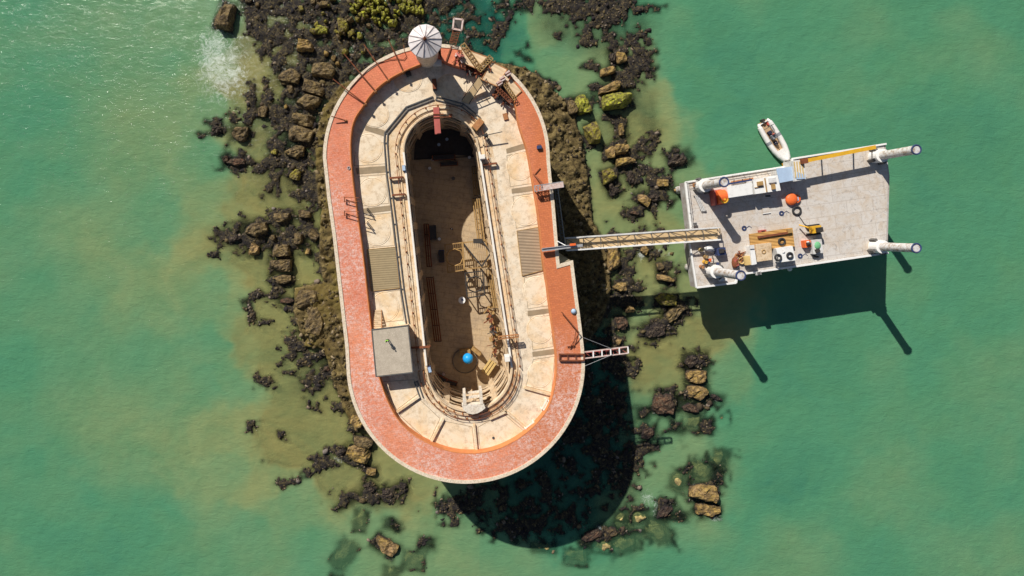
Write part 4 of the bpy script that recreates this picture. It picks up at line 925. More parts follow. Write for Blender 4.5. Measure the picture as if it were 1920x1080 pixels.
# grey lift rails on the east face
t = thing('wall_stairway', 'grey steel stairway hanging on the shaded right wall above the gangway', 'stairway', at(1047, 400, 6))
mb = MB()
for x0, x1 in ((1039, 1053), (1044, 1059)): mb.bar(at(x0, 345, 16.5), at(x1, 458, 11.6), .14, .3)
for i in range(22):
    k = i/21; mb.bar(at(1039, 345, 16.5).lerp(at(1053, 458, 11.6), k), at(1044, 345, 16.5).lerp(at(1059, 458, 11.6), k), .22, .05)
mb.build('treads', M['grey'], t)
mb = MB(); mb.bar(at(1045,345,17.5), at(1060,458,12.6), .08)
for i in range(8): k = i/7; p = at(1045,345,17.5).lerp(at(1060,458,12.6), k); mb.bar(p, p-Vector((0, 0, 1.2)), .07)
mb.build('handrail', M['galv'], t)
mb = MB()
for i in range(6): k = i/5; p = at(1041,347,16.2).lerp(at(1055,456,11.4), k); mb.bar(p, p+Vector((-1.6, 0, -1.3)), .12)
mb.build('brackets', M['grey'], t)
# ------------------------------------------------------------------ main gangway to the barge
ZD = 10.0
gw = thing('gangway', 'long lattice footbridge with tan planks between the fort and the barge', 'gangway', at(1200, 450, 15))
a0, a1 = at(1060, 458, 11.5), at(1345, 438, 11.2)
dx = (a1-a0); dxy = Vector((dx.x, dx.y, 0)).normalized(); sd_ = Vector((-dxy.y, dxy.x, 0))
mb = MB(); W_ = .95
mb.add([a0+sd_*W_, a1+sd_*W_, a1-sd_*W_, a0-sd_*W_]+[p-Vector((0, 0, .12)) for p in (a0+sd_*W_, a1+sd_*W_, a1-sd_*W_, a0-sd_*W_)], [(3,2,1,0),(4,5,6,7),(0,1,5,4),(2,3,7,6),(1,2,6,5),(3,0,4,7)]); mb.build('walkway_planks', M['plank'], gw)
s0 = at(1018, 462, 20.6); 
for s_, nm_ in ((1, 'offwhite'), (-1, 'white')):
    mb = MB(); H2 = Vector((0, 0, 1.1)); 
    A = a0+sd_*s_*(W_+.08); B = a1+sd_*s_*(W_+.08)
    mb.bar(A, B, .26, .3); mb.bar(A+H2, B+H2, .22, .22)
    nn_ = 9
    for i in range(nn_+1):
        p = A.lerp(B, i/nn_); mb.bar(p, p+H2, .09)
        if i < nn_: mb.bar(p+H2 if i % 2 else p, (A.lerp(B, (i+1)/nn_)+(Vector() if i % 2 else H2)), .07)
    mb.build('side_truss', M[nm_], gw)
mb = MB(); nn_ = 9
for i in range(nn_+1):
    p = a0.lerp(a1, i/nn_)+Vector((0, 0, 1.05)); mb.bar(p+sd_*W_, p-sd_*W_, .1)
    if i < nn_: q = a0.lerp(a1, (i+1)/nn_)+Vector((0, 0, 1.05)); mb.bar(p+sd_*W_, q-sd_*W_, .1)
mb.build('top_bracing', M['grey'], gw)
mb = MB(); mb.pp([(1040,455),(1062,450),(1062,468),(1041,470)], 11.4, 11.1); mb.build('fort_end_plate', M['bluedk'], gw)
hb = thing('hoist_beam', 'silver hoist beam with orange motor reaching over the rampart above the gangway', 'hoist', at(1050, 462, ZR))
mb = MB(); mb.bar(at(1016,469,20.8), at(1092,460,20.8), .42, .5); mb.build('beam', M['galv'], hb)
mb = MB(); mb.bar(at(1045,452,20.2), at(1062,461,20.9), .12); mb.build('stay', M['galv'], hb)
mb = MB(); mb.bar(at(1016,466,21.2), at(1080,458,21.2), .1); mb.build('top_rail', M['galv'], hb)
mb = MB(); mb.box(at(1074,458.5,21.4), (.9, .35, .3), R(5)); mb.build('motor', M['orangep'], hb)
mb = MB(); mb.pp([(1322,430),(1351,428),(1353,445),(1324,448)], 10.9, 10.7); mb.build('landing_plate', M['ply'], gw)
mb = MB()
for x0, y0 in ((1318,452),(1326,470),(1312,462)): mb.bar(at(1325,450,10.8), at(x0,y0,10.0), .12)
mb.bar(at(1306,464,10.3), at(1328,458,10.3), .14)
mb.build('landing_frame', M['galv'], gw)
# ------------------------------------------------------------------ jack-up barge
bar = thing('jackup_barge', 'grey jack-up work barge on tubular legs moored right of the fort', 'barge', at(1400, 420, 0))
hull = [(1284,342),(1457,315),(1484,311),(1484,298),(1660,270),(1668,330),(1664,474),(1527,494),(1381,515),(1379,530),(1305,539),(1292,456),(1297,452),(1291,400)]
mb = MB(); mb.pp(hull, ZD, ZD-2.4); mb.build('hull', M['bargehull'], bar)
hin = [Vector((p.x, p.y, 0)) for p in [at(x, y, ZD) for x, y in hull]]
cc = sum(hin, Vector())/len(hin); ins = offset([Vector(p) for p in hin], 0.28)
mb = MB(); mb.prism(ins, ZD-.01, ZD+.012); mb.build('deck', M['bargedeck'], bar)
mb = MB()
hw = [at(x, y, ZD) for x, y in hull]
for i, (a, b_) in enumerate(zip(hw, hw[1:]+hw[:1])):
    if i in (4, 5): continue
    mb.bar(a+Vector((0, 0, .14)), b_+Vector((0, 0, .14)), .30, .3+.003*i)
mb.build('bulwark', M['white'], bar)
mb = MB()
for i in (11, 12, 13, 0):
    a, b_ = hw[i], hw[(i+1) % len(hw)]; L = (b_-a).length; k = max(1, int(L/2))
    a = a+(cc-a).normalized()*.1; b_ = b_+(cc-b_).normalized()*.1; a.z = b_.z = ZD
    for hh in (.6, 1.1): mb.bar(a+Vector((0, 0, hh)), b_+Vector((0, 0, hh)), .06)
    for q in range(k+1): p = a.lerp(b_, q/k); mb.bar(p, p+Vector((0, 0, 1.1)), .06)
mb.build('guard_rail', M['offwhite'], bar)
for k, (lx, ly, top) in enumerate([(1314,349,18.6),(1335,508,20.0),(1640,294,19.0),(1640,462,19.0)]):
    p = at(lx, ly, ZD); mb = MB(); mb.tube((p.x, p.y, -3.5), (p.x, p.y, top), .72, 24)
    leg = mb.build('leg', M['leg'], bar, smooth=False)
    mb = MB(); mb.torus((p.x, p.y, top), .72, .13, 24, 6); mb.build('leg_collar', M['bluedk'], leg)
    mb = MB(); mb.tube((p.x, p.y, ZD+.01), (p.x, p.y, ZD+1.9), 1.15, 20); mb.build('jack_house', M['white'], leg)
    for q in range(4): a = q*math.pi/2+.6; MB().box((p.x+1.3*math.cos(a), p.y+1.3*math.sin(a), ZD+.7), (.5, .5, 1.4), a).build('jack_cylinder', M['grey'], leg)
BA = R(8)   # barge axis
def on(name, label, cat, x, y, parts, group=None, z=ZD+.014):
    c = at(x, y, z); t = thing(name, label, cat, c, group)
    ux = Vector((math.cos(BA), math.sin(BA), 0)); uy = Vector((-ux.y, ux.x, 0))
    for pn, mm, fn in parts:
        mb = MB(); fn(mb, c, ux, uy); mb.build(pn, M[mm], t)
    return t
def ppn(pts_, zt, z0): return lambda mb, *_: mb.pp(pts_, zt, z0)
on('deck_cabin', 'long white site cabin on the top edge of the barge', 'cabin', 1388, 358, [
  ('cabin_body', 'white', ppn([(1363,350),(1410,342),(1412,364),(1366,371)], ZD+2.4, ZD+.014)), ('roof_ridge', 'bluedk', lambda mb, *_: mb.bar(at(1366,345,ZD+2.5), at(1410,337,ZD+2.5), .3, .15)),
  ('cabin_sill', 'offwhite', lambda mb, *_: mb.bar(at(1368,371,ZD+1.6), at(1413,364,ZD+1.6), .2, .3))])
on('equipment_container', 'white equipment container with pipes between the site cabin and the blue roof', 'container', 1437, 345, [
  ('container_body', 'white', ppn([(1412,337),(1458,328),(1464,357),(1416,364)], ZD+2.5, ZD+.014)),
  ('roof_pipes', 'ochresteel', lambda mb, *_: (mb.bar(at(1434,334,ZD+2.6), at(1438,360,ZD+2.6), .16), mb.bar(at(1415,352,ZD+2.6), at(1432,349,ZD+2.6), .12), mb.box(at(1425,344,ZD+2.7), (.9, .7, .4), BA), mb.box(at(1450,350,ZD+2.7), (.6, .9, .3), BA))),
  ('roof_hatch', 'offwhite', lambda mb, *_: mb.box(at(1448,338,ZD+2.65), (1.2, .8, .3), BA)), ('side_wheel', 'rubber', lambda mb, *_: mb.tube(at(1440,366,ZD+1.3), at(1440,369,ZD+1.3), .4, 16))])
on('blue_roof_hut', 'pale blue roofed hut at the top of the barge deck', 'hut', 1472, 330, [
  ('hut_wall', 'offwhite', ppn([(1458,319),(1483,315),(1486,336),(1463,341)], ZD+2.3, ZD+.014)), ('hut_roof', 'palebl', ppn([(1456,316),(1485,312),(1488,338),(1462,343)], ZD+2.5, ZD+2.3))])
on('winch_tower', 'off-white machinery block beside the blue roofed hut', 'machinery', 1498, 318, [
  ('block', 'offwhite', ppn([(1487,301),(1507,299),(1512,336),(1491,340)], ZD+3.0, ZD+.014)), ('panel', 'palebl', ppn([(1495,322),(1510,328),(1510,335),(1494,336)], ZD+3.15, ZD+3.0)),
  ('ribs', 'drumyel', lambda mb, *_: [mb.bar(at(1489+q*5, 303, ZD+3.1), at(1492+q*5, 333, ZD+3.1), .14) for q in range(4)])])
on('yellow_boom', 'yellow crane boom lying along the top edge of the barge', 'crane boom', 1520, 300, [
  ('boom', 'yellow', lambda mb, *_: (mb.bar(at(1508,302,ZD+3.2), at(1640,276,ZD+3.2), .65, .6))), ('boom_head', 'rust', lambda mb, *_: mb.box(at(1507,302,ZD+3.2), (1.0, .9, .8), BA)),
  ('boom_rest', 'grey', lambda mb, *_: [mb.bar(at(x, 297-(x-1530)*.19, ZD), at(x, 297-(x-1530)*.19, ZD+2.9), .2) for x in (1540, 1600, 1635)])])
on('yellow_fender', 'yellow fender bar hung between the moored boat and the barge', 'fender', 1475, 306, [('bar', 'yellow', lambda mb, *_: mb.bar(at(1468,309,ZD-.3), at(1485,304,ZD-.3), .55)), ('bracket', 'grey', lambda mb, *_: (mb.box(at(1477,304,ZD+.1), (.7, .5, .5), BA), mb.bar(at(1470,309,ZD-.1), at(1470,314,ZD+.1), .15)))])
def drum(x, y, r, h, mm, zb=ZD+.014):
    return lambda mb, *_: mb.tube(at(x, y, zb), Vector((at(x, y, zb).x, at(x, y, zb).y, zb+h)), r, 20)
on('cable_reel', 'orange cable reel with a yellow hub beside the upper left barge leg', 'reel', 1346, 370, [
  ('reel_drum', 'orangep', lambda mb, c, ux, uy: mb.tube(c-ux*.9+Vector((0,0,1.3)), c+ux*.6+Vector((0,0,1.3)), 1.2, 24)),
  ('hub', 'yellow', lambda mb, c, ux, uy: (mb.torus(c+Vector((0,0,2.3))-uy*.5, .55, .14), mb.tube(c-uy*.5+Vector((0,0,1.3)), c-uy*.5+Vector((0,0,2.5)), .2))),
  ('reel_frame', 'redsteel', lambda mb, c, ux, uy: (mb.box(c-ux*1.25+Vector((0,0,.9)), (.3, 2.6, 1.8), BA), mb.bar(c-ux*1.2-uy*1.2+Vector((0,0,.15)), c+ux*.8-uy*1.2+Vector((0,0,.15)), .25), mb.bar(c-ux*1.2+uy*1.2+Vector((0,0,.15)), c+ux*.8+uy*1.2+Vector((0,0,.15)), .25)))])
on('gas_rack', 'leaning white pipe rack behind the orange cable reel', 'rack', 1318, 378, [('pipes', 'offwhite', lambda mb, c, ux, uy: [mb.tube(at(1303+q*3, 366, ZD+.4), at(1316+q*3, 396, ZD+.3), .11, 6) for q in range(3)]), ('rack_foot', 'grey', lambda mb, *_: (mb.bar(at(1313,392,ZD+.15), at(1324,396,ZD+.15), .25), mb.bar(at(1301,368,ZD+.15), at(1310,366,ZD+.15), .2)))])
on('orange_float', 'round orange float with a pale patch on the barge deck', 'float', 1482, 374, [('float_body', 'orangep', lambda mb, c, ux, uy: mb.sphere(c+Vector((0,0,.35)), 1.05, 20, 8, (1, 1, .55))), ('float_lid', 'orangep', lambda mb, c, ux, uy: mb.tube(c+ux*.75+Vector((0,0,.05)), c+ux*.75+Vector((0,0,.5)), .75, 20)), ('patch', 'palebl', lambda mb, c, ux, uy: mb.box(c+ux*.85+Vector((0,0,.55)), (.45, .7, .12), BA))])
def tyre(x, y, r, lab, z=ZD+.014):
    c = at(x, y, z+.15); mb = MB(); mb.torus(c, r, .17, 24, 8); mb.build('rubber_tyre', M['rubber'], None, lab, 'tyre', 'loose tyres on the barge')
tyre(1494, 395, .68, 'black tyre ring lying on bare deck near the orange float')
on('timber_platform', 'orange timber platform with a dark beam on the barge deck', 'platform', 1447, 448, [
  ('planking', 'timber', ppn([(1406,439),(1486,427),(1490,462),(1410,470)], ZD+.75, ZD+.3)), ('beam', 'rust', lambda mb, *_: mb.bar(at(1421,445,ZD+.95), at(1480,436,ZD+.95), .35, .3)),
  ('corner_bin', 'ochresteel', lambda mb, *_: mb.box(at(1480,433,ZD+1.0), (.7, .7, .5), BA)), ('bearers', 'grey', lambda mb, *_: [mb.bar(at(1410+q*24, 440-q*3.5, ZD+.15), at(1414+q*24, 468-q*3.5, ZD+.15), .4, .28) for q in range(4)])])
tyre(1466, 453, .52, 'black tyre lying on the orange timber platform', ZD+.76)
on('steel_plate_stack', 'square beige plate stack with a round boss below the timber platform', 'plates', 1431, 475, [('plates', 'courtwall', ppn([(1417,458),(1446,455),(1448,487),(1420,491)], ZD+1.2, ZD+.014)), ('boss', 'ochresteel', lambda mb, *_: (mb.torus(at(1432,472,ZD+1.25), .3, .08, 20, 6),))])
on('white_tank', 'flat white tank at the lower edge of the barge', 'tank', 1474, 477, [('tank_body', 'white', ppn([(1455,466),(1486,461),(1492,488),(1462,492)], ZD+1.5, ZD+.014)), ('tank_lid', 'offwhite', lambda mb, *_: mb.tube(at(1468,471,ZD+1.5), at(1468,471,ZD+1.6), .3, 14))])
tyre(1459, 483, .5, 'black tyre leaning on the lower left corner of the white tank', ZD+1.52); tyre(1481, 479, .45, 'black tyre on the right part of the white tank', ZD+1.52)
on('tall_white_locker', 'narrow white locker left of the beige plate stack', 'locker', 1411, 480, [('locker_body', 'white', ppn([(1406,462),(1414,461),(1419,495),(1410,497)], ZD+1.7, ZD+.014)), ('locker_top', 'offwhite', ppn([(1406,460),(1414,459),(1415,466),(1407,467)], ZD+1.9, ZD+1.71))])
on('straw_drum', 'yellow straw coloured drum standing beside the white locker', 'drum', 1402, 486, [('drum_body', 'drumyel', lambda mb, c, ux, uy: mb.tube(at(1400,480,ZD+.75), at(1403,496,ZD+.75), .62, 20)), ('drum_rim', 'dark', lambda mb, c, ux, uy: mb.torus(at(1403.5,497,ZD+.75), .58, .06, 20, 6, axis=(0.2,-1,0)))])
on('rust_red_bin', 'oval rust red bin near the lower left barge leg', 'bin', 1375, 492, [('bin_body', 'rust', lambda mb, c, ux, uy: mb.sphere(c+Vector((0,0,.6)), .85, 18, 8, (.62, 1.2, .8))), ('bin_lid', 'redsteel', lambda mb, c, ux, uy: mb.box(c+Vector((0,0,1.1)), (.5, 1.1, .2), BA+.2))])
on('deck_ladder', 'tan folded hose bundle by the straw coloured drum', 'hose', 1390, 490, [('coils', 'drumyel', lambda mb, c, ux, uy: [mb.torus(at(1391,489,ZD+.15+q*.14), .42+.05*q, .08) for q in range(3)]), ('tail', 'rustlight', lambda mb, c, ux, uy: mb.bar(at(1384,497,ZD+.1), at(1396,480,ZD+.3), .2))])
on('generator', 'dark blue generator on the lower left barge deck', 'generator', 1347, 471, [('housing', 'bluedk', lambda mb, c, ux, uy: mb.box(c+Vector((0,0,.6)), (1.5, 1.25, 1.2), BA)), ('engine', 'dark', lambda mb, c, ux, uy: (mb.box(c+Vector((-.1,.1,1.35)), (.8, .7, .3), BA), mb.tube(c+Vector((.4,.2,1.2)), c+Vector((.4,.2,1.7)), .1))), ('skid', 'galv', lambda mb, c, ux, uy: (mb.bar(c-ux*.9-uy*.55+Vector((0,0,.08)), c+ux*.9-uy*.55+Vector((0,0,.08)), .12), mb.bar(c-ux*.9+uy*.55+Vector((0,0,.08)), c+ux*.9+uy*.55+Vector((0,0,.08)), .12)))])
for x, y, mm, lab in [(1312,468,'drumyel','yellow topped barrel nearest the gangway foot'),(1321,481,'ochresteel','brown barrel below the yellow topped barrel'),(1320,491,'yellow','yellow barrel just above the lower left barge leg'),(1314,500,'rustlight','rusty orange barrel beside the lower left barge leg')]:
    on('barrel', lab, 'barrel', x, y, [('barrel_body', mm, lambda mb, c, ux, uy: mb.tube(c, c+Vector((0,0,.9)), .34, 16)), ('barrel_lid', 'grey', lambda mb, c, ux, uy: (mb.torus(c+Vector((0,0,.92)), .32, .04, 16, 6), mb.tube(c+Vector((.1,0,.9)), c+Vector((.1,0,.97)), .06, 8)))], 'barrels on the lower left of the barge')
on('white_bag', 'white sack heap below the gangway landing', 'sacks', 1327, 466, [('sack', 'white', lambda mb, c, ux, uy: mb.sphere(c+Vector((0,0,.35)), .75, 14, 8, (1.1, .7, .5))), ('sack_tie', 'galv', lambda mb, c, ux, uy: mb.sphere(c+Vector((.5,-.4,.25)), .5, 12, 8, (1.2, .6, .5)))])
on('valve_manifold', 'grey pipe manifold above the lower left barge leg', 'pipework', 1338, 494, [('pipe_run', 'grey', lambda mb, c, ux, uy: (mb.path([at(1322,495,ZD+.5), at(1340,494,ZD+.5), at(1350,493,ZD+.5), at(1351,503,ZD+.5)], .13), mb.path([at(1336,480,ZD+.4), at(1338,494,ZD+.5)], .1))), ('valves', 'bluedk', lambda mb, c, ux, uy: [mb.box(at(x, 494, ZD+.6), (.4, .4, .5), BA) for x in (1328, 1345)])])
on('orange_compressor', 'small orange compressor near the right of the barge deck', 'compressor', 1508, 457, [('housing', 'orangep', lambda mb, c, ux, uy: mb.box(c+Vector((0,0,.5)), (1.1, 1.2, 1.0), BA)), ('motor', 'dark', lambda mb, c, ux, uy: mb.tube(c-ux*.3+Vector((0,0,1.15)), c+ux*.3+Vector((0,0,1.15)), .28, 14)), ('guard', 'white', lambda mb, c, ux, uy: mb.box(c+uy*.35+Vector((0,0,1.05)), (.4, .25, .2), BA))])
on('mini_excavator', 'small yellow and black excavator on the right of the barge deck', 'excavator', 1522, 430, [('body', 'yellow', lambda mb, c, ux, uy: mb.box(c+Vector((0,0,1.0)), (1.6, 1.2, .9), BA)), ('track', 'rubber', lambda mb, c, ux, uy: mb.box(c-uy*.8+Vector((0,0,.3)), (2.2, .45, .6), BA)), ('track', 'rubber', lambda mb, c, ux, uy: mb.box(c+uy*.6+Vector((0,0,.3)), (2.2, .45, .6), BA)),
   ('arm', 'yellow', lambda mb, c, ux, uy: (mb.bar(c-ux*.7+Vector((0,0,1.4)), c-ux*1.8+uy*.6+Vector((0,0,1.9)), .25), mb.bar(c-ux*1.8+uy*.6+Vector((0,0,1.9)), c-ux*2.4+uy*1.1+Vector((0,0,.6)), .18))), ('cab', 'dark', lambda mb, c, ux, uy: mb.box(c+ux*.2-uy*.1+Vector((0,0,1.75)), (.9, .8, .7), BA))])
on('green_skip', 'pale green and grey equipment crate at the lower right of the barge', 'crate', 1526, 462, [('crate_body', 'offwhite', lambda mb, c, ux, uy: mb.box(c+Vector((0,0,.5)), (1.7, 2.4, 1.0), BA)), ('load', 'green', lambda mb, c, ux, uy: mb.sphere(c+Vector((0,.2,1.0)), .55, 12, 8, (1, 1.2, .5))), ('pump', 'dark', lambda mb, c, ux, uy: (mb.box(c-uy*.7+Vector((-.2,0,1.15)), (.7, .6, .4), .4), mb.tube(c-ux*.6-uy*1.6+Vector((0,0,.3)), c+ux*.3-uy*1.9+Vector((0,0,.3)), .2)))])
r = random.Random(9)
on('pipe_bundle', 'rust streaked pipe bundle along the top edge above the site cabin', 'pipes', 1390, 338, [('pipes', 'rustlight', lambda mb, c, ux, uy: [mb.tube(at(1371, 341+q*1.6, ZD+.3), at(1412, 334+q*1.6, ZD+.3), .1, 6) for q in range(3)]), ('straps', 'dark', lambda mb, c, ux, uy: [mb.bar(at(x, 346-(x-1370)*.17, ZD+.45), at(x, 339-(x-1370)*.17, ZD+.45), .1, .06) for x in (1376, 1392, 1406)])])
for x, y, mm, lab in [(1303,347,'rustlight','rusty cleat box at the upper left corner of the barge'),(1301,420,'offwhite','pale cleat box on the left edge above the gangway'),(1345,341,'offwhite','pale vent box between the upper left leg and the cabin'),(1420,512,'offwhite','pale vent box on the lower edge near the rust red bin')]:
    on('deck_box', lab, 'box', x, y, [('box_body', mm, lambda mb, c, ux, uy: mb.box(c+Vector((0,0,.25)), (.8, .6, .5), BA)), ('box_lid', 'grey', lambda mb, c, ux, uy: mb.box(c+Vector((0,0,.53)), (.6, .45, .06), BA))])
for x, y, lab in [(1465,400,'coil of dark rope on the bare deck above the timber platform'),(1395,428,'coil of dark rope left of the timber platform'),(1500,480,'coil of dark rope at the lower right of the white tank')]:
    on('rope_coil', lab, 'rope', x, y, [('coil', 'bluedk', lambda mb, c, ux, uy: [mb.torus(c+Vector((0,0,.06)), .2+.1*q, .05, 18, 5) for q in range(3)]), ('rope_end', 'bluedk', lambda mb, c, ux, uy: mb.path([c+ux*.4+Vector((0,0,.05)), c+ux*.9+uy*.3+Vector((0,0,.05)), c+ux*1.3-uy*.1+Vector((0,0,.05))], .04, 5))])
on('steel_offcuts', 'scatter of brown steel offcuts beside the straw coloured drum', 'scrap', 1388, 478, [('offcuts', 'rust', lambda mb, c, ux, uy: [mb.bar(at(1380+r.uniform(0,18), 468+r.uniform(0,20), ZD+.15+.05*q), at(1382+r.uniform(0,18), 470+r.uniform(0,20), ZD+.2+.05*q), .12) for q in range(9)]), ('sheets', 'rustlight', lambda mb, c, ux, uy: (mb.box(c+Vector((0,0,.06)), (.9,.5,.08), .5), mb.box(c-ux*.7+Vector((0,0,.1)), (.6,.6,.06), 1.1)))])
mb = MB(); mb.path([at(x, y, ZD+.06) for x, y in [(1497,404),(1503,412),(1508,420),(1514,424)]], .07); mb.build('hose', M['dark'], None, 'thin dark hose trailing from the tyre ring toward the excavator', 'hose')
poly('mooring_buoy', 'small white ball fender at the lower side of the barge', 'buoy', (1481,503), 8, [('ball', 'white', lambda mb: mb.sphere(at(1480.5,504,9.0), .42, 16, 10)), ('rope', 'grey', lambda mb: mb.tube(at(1480.5,504,9.3), at(1480,499,10.1), .04))])
on('small_red_box', 'small dark red box on the upper edge of the timber platform', 'box', 1427, 433, [('box_body', 'redsteel', lambda mb, c, ux, uy: mb.box(c+Vector((0,0,.3)), (1.2, .35, .6), BA)), ('box_handle', 'dark', lambda mb, c, ux, uy: mb.bar(c-ux*.3+Vector((0,0,.68)), c+ux*.3+Vector((0,0,.68)), .08))])
on('deck_hatch', 'square pale raised hatch frame in front of the white containers', 'hatch', 1436, 394, [('hatch_cover', 'bargedeck', lambda mb, c, ux, uy: mb.box(c+Vector((0,0,.08)), (1.3, 1.0, .16), BA)), ('hatch_rim', 'white', lambda mb, c, ux, uy: (mb.bar(c-ux*.7+uy*.55+Vector((0,0,.12)), c+ux*.7+uy*.55+Vector((0,0,.12)), .12), mb.bar(c-ux*.7-uy*.55+Vector((0,0,.12)), c+ux*.7-uy*.55+Vector((0,0,.12)), .12)))])
on('bollard', 'white double bollard at the lower left corner of the barge', 'bollard', 1354, 524, [('bollard_base', 'white', lambda mb, c, ux, uy: mb.box(c+Vector((0,0,.08)), (1.3, .5, .16), BA)), ('bollard_posts', 'white', lambda mb, c, ux, uy: [mb.tube(c+ux*s_+Vector((0,0,.1)), c+ux*s_+Vector((0,0,.7)), .2, 14) for s_ in (-.4, .4)])])

# ------------------------------------------------------------------ inflatable boat
st = (at(1418,238,.5)+at(1443,221,.5))/2; bw = at(1476.5,305,.5); ax = (bw-st); LB = ax.length; ax.normalize(); sx_ = Vector((-ax.y, ax.x, 0))
boat = thing('inflatable_boat', 'white rigid inflatable boat nosed against the top edge of the barge', 'boat', Vector((st.x, st.y, 0)))
def bp(l, s_, z): return Vector((st.x, st.y, 0))+ax*l+sx_*s_+Vector((0, 0, z))
hwid = 1.12
side = [(-.15, .88), (.6, 1.0), (2, 1.06), (3.8, 1.08), (5.2, .96), (6.3, .72), (7.1, .40), (7.6, 0.0)]
k_ = LB/7.85
for s_ in (-1, 1):
    mb = MB(); pts_ = [bp(l*k_, w*s_*1.12, .62+.05*max(0, l-4)) for l, w in side]
    rad = [.16, .44, .47, .47, .47, .46, .44, .36]
    for i in range(len(pts_)-1): mb.tube(pts_[i], pts_[i+1], rad[i], 14, rad[i+1], cap=(i == 0)); mb.sphere(pts_[i+1], rad[i+1]*.995, 14, 8)
    mb.build('tube', M['hypalon'], boat, smooth=True)
mb = MB(); poly_ = [bp(l*k_, w*1.0, 0) for l, w in side[:-1]]+[bp(7.2*k_, 0, 0)]+[bp(l*k_, -w*1.0, 0) for l, w in side[:-1]][::-1]
mb.prism(poly_, .12, .36); mb.build('floor', M['ribfloor'], boat)
mb = MB(); mb.prism([bp(5.4*k_, .85, 0), bp(7.3*k_, .2, 0), bp(7.3*k_, -.2, 0), bp(5.4*k_, -.85, 0)], .36, .85); mb.build('bow_deck', M['hypalon'], boat)
mb = MB(); mb.box(bp(-.35, 0, .75), (.55, .5, .9), math.atan2(ax.y, ax.x)); mb.box(bp(-.5, 0, .2), (.25, .2, .9), math.atan2(ax.y, ax.x)); mb.build('outboard_engine', M['dark'], boat, bevel=.08)
mb = MB(); an = math.atan2(ax.y, ax.x); mb.box(bp(.1, 0, .5), (.14, 1.9, .55), an); mb.build('transom', M['white'], boat)
mb = MB(); mb.box(bp(3.3, 0, .85), (.9, .75, 1.0), an); mb.build('console', M['greyfab'], boat, bevel=.08)
mb = MB(); mb.box(bp(2.3, 0, .62), (.6, .8, .5), an); mb.box(bp(4.6, 0, .55), (.7, .7, .4), an); mb.build('seats', M['navy'], boat, bevel=.06)
mb = MB(); pr = [bp(1.2, -.85, .9), bp(1.2, -.8, 1.8), bp(1.1, -.4, 2.1), bp(1.1, .4, 2.1), bp(1.2, .8, 1.8), bp(1.2, .85, .9)]; mb.path(pr, .06); mb.build('roll_bar', M['grey'], boat)
mb = MB(); mb.box(bp(.7, .6, .55), (.5, .35, .35), an); mb.build('fuel_can', M['redfab'], None, 'red fuel can in the stern of the white inflatable boat', 'fuel can')
for s_, l in ((1, 3.4), (-1, 4.0)):
    mb = MB(); p = bp(l, 1.2*s_, .62); mb.tube(p-ax*.3, p+ax*.3, .49, 14); mb.build('wear_patch', M['greyfab'], boat)

